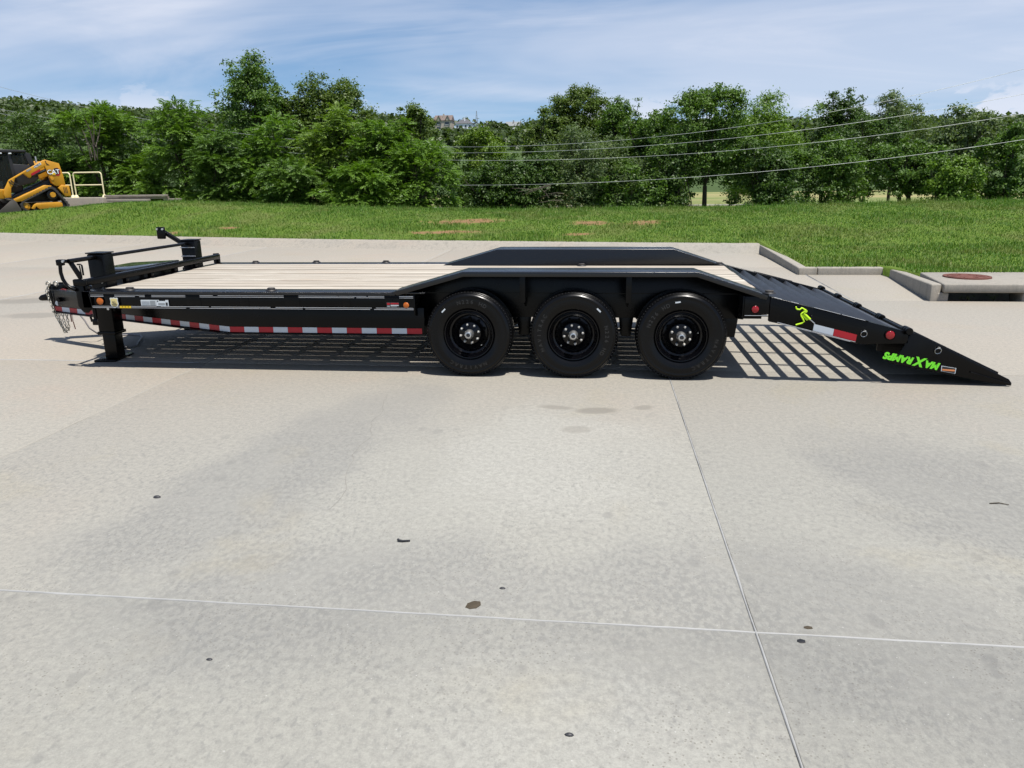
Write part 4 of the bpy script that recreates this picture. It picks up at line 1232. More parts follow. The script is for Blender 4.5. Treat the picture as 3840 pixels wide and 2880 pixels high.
MB().box(1.962, 1.978, -0.02, 0.0, 0.535, 0.585).build('latch_keeper', BK, lt, loc=(-1.9, 0.02, -0.58), bevel=0.003)

# flip-over ramp -----------------------------------------------------------------
rp_ = empty('ramp', (0, 0, 0), parent=TR)
sidep = [(2.775, 0.447), (2.815, 0.437), (3.10, 0.300), (3.585, 0.062), (3.612, 0.030), (3.612, 0.006), (3.52, 0.014), (3.18, 0.080), (2.63, 0.185), (2.70, 0.268), (2.735, 0.335)]
for far in (False, True):
    y0, y1 = yy(0.0, 0.014, far)
    MB().prism(sidep, y0, y1).build('ramp_side', BK, rp_, bevel=0.004)
    y0, y1 = yy(-0.012, 0.004, far)
    MB().prism([(3.275, 0.124), (3.60, 0.030), (3.60, 0.020), (3.275, 0.112)], y0, y1).build('stiffener', BK, rp_, bevel=0.003)
MB().prism([(2.80, 0.436), (3.60, 0.052), (3.60, 0.040), (2.80, 0.424)], 0.014, W - 0.014).build('ramp_plate', BK, rp_, bevel=0.002)
for k in range(5):
    x0 = 2.90 + 0.145 * k; z0 = 0.436 - 0.48 * (x0 - 2.80)
    MB().prism([(x0, z0 + 0.001), (x0 + 0.03, z0 - 0.012), (x0 + 0.03, z0 + 0.004), (x0 + 0.006, z0 + 0.014)], 0.03, W - 0.03).build('ramp_cleat', BK, rp_)
for by in (0.5, 1.28, 2.06): MB().prism([(2.70, 0.25), (2.80, 0.42), (3.50, 0.085), (3.18, 0.085), (2.70, 0.18)], by - 0.006, by + 0.006).build('ramp_rib', BK, rp_)
pin(2.999, 0.295, rp_)
dirx = Vector((2.672 - 3.045, 0, 0.238 - 0.160)).normalized(); upx = Vector((-dirx.z, 0, dirx.x)) * 1.0
nrm = dirx.cross(upx)
if nrm.y > 0: upx = -upx
org = Vector((3.036, -0.0015, 0.184))


def ramp_text(txt, s0, size, drop=0.0, fat=0.0046):
    me = text_mesh(txt, size, fat, 0.18, 0.0006, 'LEFT', 1.0)
    xs_ = [v.co.x for v in me.vertices]
    o = link('lettering', me, MAT['green'], rp_)
    o.matrix_local = frame_matrix(org + dirx * s0 + upx * drop, dirx, upx)
    return max(xs_)


w_ = ramp_text('MA', 0.0, 0.078)
w2 = ramp_text('X', w_ + 0.004, 0.104, -0.014)
ramp_text('RAMPS', w_ + w2 + 0.002, 0.078)
st = [(3.046, 0.168), (3.164, 0.149), (3.162, 0.102), (3.048, 0.122)]
d2 = decal('warning_sticker', 0, 0, 0, 0, LW, -0.0025, poly=st, parent=rp_)
cx_, cz_ = 3.105, 0.136
MB().prism([(cx_ + (a - cx_) * 0.9, cz_ + (b - cz_) * 0.86) for a, b in st], -0.0036, -0.0026).build('sticker_field', LD, d2)
MB().prism([(cx_ + (a - cx_) * 0.86, cz_ - 0.004 + (b - cz_) * 0.30) for a, b in st], -0.0044, -0.0037).build('sticker_band', MAT['label_orange'], d2)

# ------------------------------------------------------------------ track loader, guard rails, boards
# local frame: x rearward along the machine, z up, y = 0 the near side (camera side), body goes to +y
A_ = R(50)
F_ = Vector((-math.cos(A_), -math.sin(A_), 0)); N_ = Vector((math.sin(A_), -math.cos(A_), 0))
lo_m = Matrix((-F_, -N_, Vector((0, 0, 1)))).transposed().to_4x4()
lo_m.translation = Vector((-21.3, 21.5, 0.862))
LO = empty('track_loader'); LO.matrix_world = lo_m @ Matrix.Rotation(R(-3.4), 4, 'Y') @ Matrix.Scale(1.12, 4)
tag(LO, 'yellow compact track loader with black cab and lowered bucket at the lawn edge', 'loader')
CY, MD = MAT['cat_yellow'], MAT['machine_dark']


def lz(pts): return [(s, z - (0.952 + 0.06 * s)) for s, z in pts]


WID = 1.75
for far in (False, True):
    o0 = 0.0 if not far else WID - 0.40
    tk = empty('track', (0, o0, 0), parent=LO)
    out = lz([(0.0, 1.745), (0.08, 1.73), (0.15, 1.66), (0.44, 1.16), (0.46, 1.08), (0.43, 1.0), (0.36, 0.965), (-0.80, 0.895), (-0.90, 0.92), (-1.0, 1.02), (-1.03, 1.12), (-0.99, 1.21), (-0.90, 1.28)])
    n = len(out); cxm = sum(p[0] for p in out) / n; czm = sum(p[1] for p in out) / n
    inn = [(cxm + (a - cxm) * 0.90, czm + (b - czm) * 0.85) for a, b in out]
    vs = [(a, 0, b) for a, b in out] + [(a, 0, b) for a, b in inn] + [(a, 0.40, b) for a, b in out] + [(a, 0.40, b) for a, b in inn]
    fs = []
    for i in range(n):
        j = (i + 1) % n
        fs += [(i, j, n + j, n + i), (2 * n + i, 3 * n + i, 3 * n + j, 2 * n + j), (i, 2 * n + i, 2 * n + j, j), (n + i, n + j, 3 * n + j, 3 * n + i)]
    MB().add(vs, fs).build('belt', MAT['rubber'], tk, bevel=0.01)
    P = [Vector((a, 0, b)) for a, b in out]
    lens = [(P[(i + 1) % n] - P[i]).length for i in range(n)]; tot = sum(lens); cnt = 34
    lug = MB().box(-0.032, 0.032, 0.0, 0.40, -0.004, 0.022).mesh('lug'); lug.materials.append(MAT['rubber'])
    for q in range(cnt):
        s = (q + 0.5) * tot / cnt; k = 0
        while s > lens[k]: s -= lens[k]; k += 1
        c = P[k] + (P[(k + 1) % n] - P[k]) * (s / lens[k]); d = (P[(k + 1) % n] - P[k]).normalized()
        up = Vector((-d.z, 0, d.x)); up = up if (c - Vector((cxm, 0, czm))).dot(up) > 0 else -up
        y_ = up.cross(d) if up.cross(d).y > 0 else -up.cross(d)
        x_ = y_.cross(up)
        m_ = Matrix((x_, y_, up)).transposed().to_4x4(); m_.translation = c
        lo = link('lug', lug, None, tk); lo.matrix_local = m_
    MB().prism(lz([(-0.72, 1.02), (-0.62, 1.15), (-0.52, 1.20), (0.18, 1.22), (0.26, 1.18), (0.26, 1.06), (0.05, 1.02), (-0.48, 0.985), (-0.56, 1.08), (-0.64, 0.99)]), 0.03, 0.30).build('roller_frame', CY, tk, bevel=0.01)
    for (rx, rz, rr_, nm_, mt_) in ((0.02, 1.47, 0.165, 'drive_sprocket', MD), (-0.86, 1.09, 0.13, 'front_idler', CY), (0.30, 1.10, 0.12, 'rear_idler', MD)):
        p_ = lz([(rx, rz)])[0]
        MB().lathe([(0, 0.05), (rr_ * 0.4, 0.045), (rr_ * 0.45, 0.07), (rr_ * 0.85, 0.08), (rr_, 0.09), (rr_, 0.25)], 22, 'y', (p_[0], 0, p_[1])).build(nm_, mt_, tk, smooth=40)
    p_ = lz([(0.03, 1.47)])[0]
    MB().lathe([(0, 0.01), (0.085, 0.01), (0.09, 0.02), (0.09, 0.10)], 20, 'y', (p_[0], 0, p_[1])).build('drive_hub', CY, tk, smooth=40)
    for rx in (-0.62, -0.42, -0.22, -0.02, 0.16):
        p_ = lz([(rx, 1.0 + 0.06 * (rx + 0.2))])[0]
        MB().lathe([(0, 0.06), (0.06, 0.06), (0.065, 0.08), (0.065, 0.28)], 14, 'y', (p_[0], 0, p_[1] - 0.01)).build('track_roller', MD, tk, smooth=40)
    # lift arm and rear tower on this side
    a0, a1 = (0.10, 0.24) if not far else (WID - 0.24, WID - 0.10)
    MB().prism(lz([(-1.156, 1.99), (-0.02, 2.635), (0.056, 2.662), (0.13, 2.62), (0.10, 2.45), (-0.021, 2.416), (-0.40, 2.22), (-0.50, 2.06), (-0.56, 2.05), (-0.70, 2.19), (-0.98, 2.03), (-1.05, 1.86), (-1.16, 1.70), (-1.22, 1.40), (-1.40, 1.38), (-1.42, 1.52), (-1.34, 1.70)]), a0, a1).build('lift_arm', CY, LO, bevel=0.012)
    MB().prism(lz([(0.056, 2.655), (0.453, 2.533), (0.50, 2.1), (0.50, 1.80), (0.20, 1.76), (0.09, 1.87), (0.0, 2.41)]), a0 - 0.03, a1 + 0.03).build('rear_tower', CY, LO, bevel=0.012)
    MB().prism(lz([(0.36, 1.80), (0.60, 1.79), (0.60, 1.42), (0.42, 1.40), (0.24, 1.70)]), a0 - 0.06, a1 + 0.08).build('rear_bumper', CY, LO, bevel=0.012)
    c0 = a0 - 0.005
    MB().tube([(*[(v[0], (a0 + a1) / 2, v[1]) for v in lz([(-0.55, 2.06)])][0],), (*[(v[0], (a0 + a1) / 2, v[1]) for v in lz([(0.12, 2.36)])][0],)], 0.045, 12).build('lift_cylinder', MD, LO, smooth=40)
# decals on the near side
sl = lz([(-0.56, 2.20), (-0.26, 2.355), (-0.24, 2.30), (-0.54, 2.135)])
MB().prism([(a + 0.08, b - 0.02) for a, b in sl], 0.085, 0.099).build('red_stripe', MAT['red'], LO)
sl = lz([(-0.34, 2.44), (-0.11, 2.565), (-0.09, 2.50), (-0.32, 2.37)])
MB().prism(sl, 0.094, 0.099).build('number_plate', MAT['label_white'], LO)
mid_ = lz([(-0.215, 2.44)])[0]
t_ = link('lettering', text_mesh('279D3', 0.085, 0.001, 0.2, 0.001, 'CENTER'), LD, LO)
t_.matrix_local = frame_matrix((mid_[0], 0.092, mid_[1]), (0.88, 0, 0.475), (-0.475, 0, 0.88))
MB().prism(lz([(-0.60, 2.30), (-0.45, 2.38), (-0.43, 2.33), (-0.58, 2.245)]), 0.094, 0.099).build('small_plate', MAT['label_grey'], LO)
hexc = lz([(0.27, 2.255)])[0]
MB().prism([(hexc[0] + a, hexc[1] + b) for a, b in ((-0.02, 0.11), (0.10, 0.13), (0.16, 0.06), (0.16, -0.06), (0.08, -0.15), (-0.02, -0.12))], 0.062, 0.068).build('logo_hexagon', MAT['red'], LO)
MB().prism([(hexc[0] + a, hexc[1] + b) for a, b in ((-0.02, 0.115), (0.09, 0.125), (0.13, 0.06), (0.12, -0.05), (0.06, -0.10), (-0.02, -0.09))], 0.058, 0.062).build('logo_field', LD, LO)
t_ = link('lettering', text_mesh('CAT', 0.215, 0.0085, 0, 0.002, 'CENTER', 0.92), LD, LO); t_.matrix_local = frame_matrix((hexc[0] - 0.055, 0.057, hexc[1] - 0.075), (1, 0, 0), (0, 0, 1))
t_ = link('lettering', text_mesh('CAT', 0.21, 0.0015, 0, 0.002, 'CENTER', 0.94), plain('logo_white', (0.85, 0.85, 0.85), 0.5), LO); t_.matrix_local = frame_matrix((hexc[0] - 0.055, 0.053, hexc[1] - 0.073), (1, 0, 0), (0, 0, 1))
MB().prism([(hexc[0] - 0.115, hexc[1] - 0.095), (hexc[0] + 0.005, hexc[1] - 0.095), (hexc[0] - 0.055, hexc[1] - 0.02)], 0.046, 0.049).build('logo_triangle', MAT['label_yellow'], LO)
# body, cab
MB().prism(lz([(-1.42, 1.36), (-1.20, 1.36), (-1.0, 1.50), (-0.2, 1.86), (0.10, 2.0), (0.42, 2.3), (0.42, 1.55), (0.30, 1.25), (-0.9, 1.22), (-1.30, 1.20)]), 0.42, WID - 0.42).build('chassis', MD, LO, bevel=0.02)
MB().prism(lz([(-1.20, 1.33), (-0.98, 1.42), (-0.15, 1.80), (0.05, 1.78), (0.02, 1.70), (-0.95, 1.27), (-1.15, 1.25)]), 0.02, 0.44).build('track_guard', CY, LO, bevel=0.01)
MB().prism(lz([(-2.05, 1.36), (-1.40, 1.36), (-1.36, 1.62), (-1.30, 1.68), (-2.05, 1.70)]), 0.16, WID - 0.16).build('front_cross_tube', CY, LO, bevel=0.02)
cab = empty('cab', (0, 0, 0), parent=LO)
C0, C1 = 0.40, WID - 0.40
MB().prism(lz([(-1.62, 2.93), (-1.50, 2.99), (-0.44, 2.985), (-0.40, 2.965), (-0.42, 2.90), (-1.60, 2.88)]), C0 - 0.02, C1 + 0.02).build('roof', MD, cab, bevel=0.015)
for ya, yb in ((C0, C0 + 0.05), (C1 - 0.05, C1)):
    MB().prism(lz([(-0.44, 2.92), (-0.30, 2.86), (-0.24, 2.55), (-0.20, 2.10), (-0.34, 2.05), (-0.40, 2.50), (-0.47, 2.83)]), ya, yb).build('rear_pillar', MD, cab, bevel=0.01)
    MB().prism(lz([(-0.96, 2.92), (-0.88, 2.92), (-0.86, 1.9), (-0.98, 1.8)]), ya, yb).build('middle_pillar', MD, cab, bevel=0.01)
    MB().prism(lz([(-1.60, 2.92), (-1.53, 2.92), (-1.40, 1.72), (-1.50, 1.72)]), ya, yb).build('front_pillar', MD, cab, bevel=0.01)
    MB().prism(lz([(-0.90, 2.52), (-0.30, 2.48), (-0.20, 2.05), (-0.34, 1.9), (-0.96, 1.75)]), ya, yb).build('side_panel', MD, cab, bevel=0.01)
    MB().prism(lz([(-0.90, 2.90), (-0.46, 2.90), (-0.36, 2.84), (-0.32, 2.52), (-0.90, 2.54)]), ya + 0.02, ya + 0.028).build('side_window', MAT['glass'], cab)
    MB().prism(lz([(-1.56, 2.90), (-0.95, 2.90), (-0.95, 1.80), (-1.44, 1.74)]), ya + 0.02, ya + 0.028).build('door_window', MAT['glass'], cab)
MB().prism(lz([(-1.30, 1.55), (-0.72, 1.55), (-0.66, 2.45), (-0.80, 2.48), (-0.90, 2.0), (-1.30, 1.95)]), C0 + 0.2, C1 - 0.2).build('seat', MD, cab, bevel=0.03)
MB().prism(lz([(-0.34, 2.90), (-0.30, 2.86), (-0.22, 2.1), (-0.26, 2.1)]), C0 + 0.05, C1 - 0.05).build('rear_window', MAT['glass'], cab)
MB().prism(lz([(-0.24, 2.52), (-0.02, 2.62), (0.40, 2.50), (0.42, 2.2), (-0.20, 2.0)]), 0.45, WID - 0.45).build('engine_hood', CY, LO, bevel=0.02)
p_ = lz([(-0.13, 2.66)])[0]
MB().tube([(p_[0], 0.55, p_[1] - 0.1), (p_[0], 0.55, p_[1] + 0.12)], 0.035, 12).build('exhaust', MAT['zinc'], LO, smooth=40)
for s_ in (-1.18, -0.90):
    q_ = lz([(s_, 2.86)])[0]; MB().box(q_[0] - 0.045, q_[0] + 0.045, C0 - 0.06, C0 - 0.02, q_[1] - 0.02, q_[1] + 0.02).build('work_lamp', MAT['label_white'], LO, bevel=0.008)
# hoses, tower louvres and a step plate
for q_, (xa, za, xb, zb) in enumerate(((-1.18, 1.95, -0.98, 1.75), (-1.12, 1.98, -0.90, 1.80), (0.05, 2.62, 0.16, 2.45))):
    pa, pb = lz([(xa, za), (xb, zb)])
    MB().tube([(pa[0], 0.09, pa[1]), ((pa[0] + pb[0]) / 2 - 0.05, 0.06, (pa[1] + pb[1]) / 2), (pb[0], 0.09, pb[1])], 0.016, 7).build('hose', MD, LO, smooth=60)
for q_ in range(3):
    pa = lz([(0.40 + 0.045 * q_, 1.72)])[0]
    MB().box(pa[0], pa[0] + 0.022, 0.035, 0.05, pa[1] - 0.20, pa[1]).build('louvre', MD, LO)
pa = lz([(0.13, 2.02)])[0]
MB().lathe([(0.0, 0.045), (0.05, 0.045), (0.055, 0.06), (0.055, 0.09)], 16, 'y', (pa[0], 0, pa[1])).build('pivot_cap', CY, LO, smooth=40)
# bucket
bk = empty('bucket', (0, 0, 0), parent=LO)
bp = lz([(-1.20, 1.335), (-1.13, 1.25), (-1.05, 1.02), (-1.03, 0.86), (-1.12, 0.815), (-1.86, 0.79), (-1.88, 0.80)])
MB().prism(bp + [(bp[0][0] - 0.05, bp[0][1])], -0.03, -0.005).build('bucket_end', MAT['steel_worn'], bk, bevel=0.004)
MB().prism(bp + [(bp[0][0] - 0.05, bp[0][1])], WID + 0.005, WID + 0.03).build('bucket_end', MAT['steel_worn'], bk, bevel=0.004)
inner = [(a - 0.02, b + 0.012) for a, b in bp[:6]]
shell = bp[:6] + inner[::-1]
MB().prism(shell, -0.005, WID + 0.005).build('bucket_shell', MAT['steel_worn'], bk)
MB().box(bp[0][0] - 0.14, bp[0][0] + 0.01, -0.03, WID + 0.03, bp[0][1] - 0.02, bp[0][1] + 0.02).build('bucket_lip', MAT['steel_worn'], bk, bevel=0.004)

# guard rails
def guard_rail(x0, x1, y0, h, label, zb):
    g = empty('guard_rail', ((x0 + x1) / 2, y0, zb)); tag(g, label, 'railing', 'cream guard rails on the loading step')
    w2 = (x1 - x0) / 2; r_ = 0.028; c_ = 0.10
    pts = [(-w2, 0, 0.0), (-w2, 0, h - c_)] + [(-w2 + c_ - c_ * math.cos(a), 0, h - c_ + c_ * math.sin(a)) for a in (0.4, 0.8, 1.2)] + [(-w2 + c_, 0, h), (w2 - c_, 0, h)] + [(w2 - c_ + c_ * math.sin(a), 0, h - c_ + c_ * math.cos(a)) for a in (0.4, 0.8, 1.2)] + [(w2, 0, h - c_), (w2, 0, 0)]
    MB().tube(pts, r_, 10).build('hoop', MAT['cream'], g, smooth=50)
    MB().tube([(-w2, 0, h * 0.50), (w2, 0, h * 0.50)], r_ * 0.9, 10).build('mid_bar', MAT['cream'], g, smooth=50)
    for sx_ in (-w2, w2):
        MB().lathe([(0.10, 0.0), (0.095, 0.02), (0.06, 0.09), (0.045, 0.11), (0.03, 0.11)], 14, 'z', (sx_, 0, 0)).build('foot', MAT['cream'], g, smooth=50)


guard_rail(-22.42, -21.12, 24.35, 1.04, 'cream painted guard rail standing clear between loader and bushes', 1.285)
guard_rail(-23.90, -22.58, 24.35, 1.04, 'cream painted guard rail half hidden behind the yellow loader', 1.285)

# stacked timber boards lying by the lawn crest
boards = [((-20.85, 24.0, 1.335), 2.85, -0.01, 0.14, 0.08, 'topmost long grey board of the timber stack by the bushes'),
          ((-20.80, 24.05, 1.245), 2.75, 0.02, 0.18, 0.08, 'second long grey board under the topmost of the timber stack'),
          ((-20.55, 23.8, 1.15), 1.80, -0.02, 0.32, 0.10, 'pale wide plank at the front of the timber stack'),
          ((-20.6, 24.2, 1.05), 2.6, 0.015, 0.22, 0.09, 'lowest dark board of the timber stack by the bushes'),
          ((-18.25, 24.1, 1.17), 0.75, 0.05, 0.15, 0.08, 'short grey board jutting out past the timber stack')]
for (p_, L_, rz_, wd, th, lab) in boards:
    b = MB().box(0, L_, -wd / 2, wd / 2, -th / 2, th / 2).build('timber_board', MAT['oldboard'] if 'pale' not in lab else MAT['kerb'], None, bevel=0.006, loc=p_, rot=(0, 0, rz_))
    tag(b, lab, 'board', 'timber stacked on the ground')

# ------------------------------------------------------------------ trees
def unit(a): return a / np.maximum(1e-9, np.linalg.norm(a, axis=-1, keepdims=True))


def crown_points(r_, n_clump, w, d, h, shape, per, squash=0.8, csize=(0.16, 0.30), spires=0):
    """leaf anchor points and outward directions, gathered in clumps of uneven size"""
    t = r_.random(n_clump) ** (0.85 if shape != 'bush' else 1.1)
    if shape == 'dome': prof = np.sqrt(np.maximum(0.02, 1 - (1.55 * t - 0.55).clip(-1, 1) ** 2)) * (0.75 + 0.25 * np.minimum(1, t * 3))
    elif shape == 'bush': prof = np.sqrt(np.maximum(0.02, 1 - t ** 2.2)) * (0.85 + 0.15 * np.minimum(1, t * 4))
    else: prof = (1 - t) ** 0.65 * 0.9 + 0.12
    ang = r_.random(n_clump) * 2 * np.pi
    rad = prof * (0.45 + 0.55 * np.sqrt(r_.random(n_clump))) * (0.85 + 0.3 * r_.random(n_clump))
    # several leaders of uneven height and reach make up one crown
    nl = int(r_.integers(5, 9))
    lx = r_.uniform(-0.66, 0.66, nl) * w; ly = r_.uniform(-0.4, 0.4, nl) * d
    lt = h * (r_.uniform(0.74, 1.0, nl) - 0.14 * np.abs(lx / w)); lt[0] = h; lx[0] *= 0.5
    lw = w * r_.uniform(0.36, 0.60, nl)
    li = r_.choice(nl, n_clump, p=(lw * lt) / (lw * lt).sum())
    cc = np.stack([lx[li] + np.cos(ang) * rad * lw[li], ly[li] + np.sin(ang) * rad * np.minimum(d, lw[li]), t * lt[li]], -1)
    cr = r_.uniform(csize[0], csize[1], n_clump) * min(w, h * 0.7)
    if spires:
        sa = r_.random(spires) * 2 * np.pi; sr = np.sqrt(r_.random(spires)) * 0.75
        sp = np.stack([np.cos(sa) * sr * w, np.sin(sa) * sr * d, h * (0.82 + 0.24 * r_.random(spires) - 0.30 * sr ** 2)], -1)
        sp2 = sp - np.array([0, 0, 0.06 * h]); sp = np.concatenate([sp, sp2]); spires *= 2
        cc = np.concatenate([cc, sp]); cr = np.concatenate([cr, r_.uniform(0.06, 0.13, spires) * w])
    k = np.maximum(6, (per * (cr / cr.mean()) ** 2)).astype(int)
    idx = np.repeat(np.arange(len(cc)), k)
    u = unit(r_.normal(size=(len(idx), 3)))
    u[:, 2] = np.where(r_.random(len(idx)) < 0.62, np.abs(u[:, 2]), u[:, 2])
    rr_ = cr[idx] * np.abs(r_.normal(0.72, 0.36, len(idx)))
    p = cc[idx] + u * rr_[:, None] * np.array([1.15, 1.15, squash])
    ctr = np.array([0, 0, h * 0.45])
    out = unit(0.7 * u + 0.5 * unit(p - ctr))
    return p, out, cc, cr


def broad_leaves(r_, p, out, L=(0.10, 0.17), ratio=0.58):
    n = len(p)
    nr_ = unit(0.55 * out + np.array([0, 0, 0.55]) + 0.65 * r_.normal(size=(n, 3)))
    a = unit(np.cross(nr_, r_.normal(size=(n, 3)))); b = np.cross(nr_, a)
    l = r_.uniform(*L, n)[:, None]
    v = np.stack([p - a * l * 0.5, p + b * l * ratio * 0.5 + nr_ * l * 0.06, p + a * l * 0.5, p - b * l * ratio * 0.5 + nr_ * l * 0.06], 1)
    return v.reshape(-1, 3), np.arange(n * 4).reshape(-1, 4)


def frond_leaves(r_, p, out, L=(0.34, 0.55), pairs=6):
    n = len(p)
    hor = out.copy(); hor[:, 2] = out[:, 2] * 0.45 + r_.uniform(-0.12, 0.30, n)
    d = unit(hor + 0.45 * r_.normal(size=(n, 3)) * np.array([1, 1, 0.35]))
    up = np.tile(np.array([0, 0, 1.0]), (n, 1)) + 0.35 * r_.normal(size=(n, 3))
    side = unit(np.cross(d, up)); nu = np.cross(side, d)
    l = r_.uniform(*L, n)[:, None]
    quads = []
    ll = 0.30 * l; lw = 0.085 * l
    for k in range(pairs):
        s = 0.16 + 0.80 * k / (pairs - 1)
        base = p + d * l * s - np.array([0, 0, 1]) * l * 0.34 * s * s
        tang = unit(d - np.array([0, 0, 1]) * 0.68 * s)
        taper = 1.0 - 0.45 * abs(s - 0.45)
        for sg in (-1, 1):
            ax = unit(side * sg + tang * 0.35 - nu * 0.30 + 0.12 * r_.normal(size=(n, 3)))
            tip = base + ax * ll * taper
            md = base + ax * ll * taper * 0.5
            quads.append(np.stack([base, md + tang * lw, tip, md - tang * lw], 1))
    tip0 = p + d * l - np.array([0, 0, 1]) * l * 0.34
    tg = unit(d - np.array([0, 0, 1]) * 0.7)
    quads.append(np.stack([tip0, tip0 + tg * ll * 0.5 + side * lw, tip0 + tg * ll, tip0 + tg * ll * 0.5 - side * lw], 1))
    v = np.stack(quads, 1).reshape(-1, 3)
    return v, np.arange(len(v)).reshape(-1, 4)


def limb_mesh(r_, h0, crown_z, cc, r0, n_limbs, lean=0.0, stems=1):
    mb = MB()
    tops = cc[np.argsort(-cc[:, 2] + 0.3 * r_.normal(size=len(cc)))][:max(4, n_limbs * 2)]
    for s_ in range(stems):
        bx, by = (r_.normal(0, 0.18, 2) * (stems > 1))
        fork = Vector((lean * 0.5 + bx * 1.8, by * 1.8, crown_z * 0.75 + h0 * 0.1))
        mb.tube([(bx, by, -0.25), (bx * 1.2 + 0.03, by * 1.1, fork.z * 0.4), (fork.x, fork.y, fork.z)], [r0 * 1.25, r0, r0 * 0.8], 8)
        for q in tops[s_::stems][:n_limbs]:
            e = Vector((q[0], q[1], q[2] + crown_z))
            m1 = fork.lerp(e, 0.5) + Vector((r_.normal(0, 0.12), r_.normal(0, 0.12), 0.12))
            mb.tube([fork, fork.lerp(m1, 0.5), m1, e], [r0 * 0.62, r0 * 0.5, r0 * 0.34, r0 * 0.10], 5)
    return mb


BRIGHT, MIDG, DARKG, OLIVE, GREYG, FRONDG, LIMEG = (0.104, 0.190, 0.028), (0.068, 0.134, 0.024), (0.049, 0.097, 0.022), (0.074, 0.122, 0.024), (0.092, 0.140, 0.066), (0.082, 0.164, 0.019), (0.098, 0.170, 0.022)
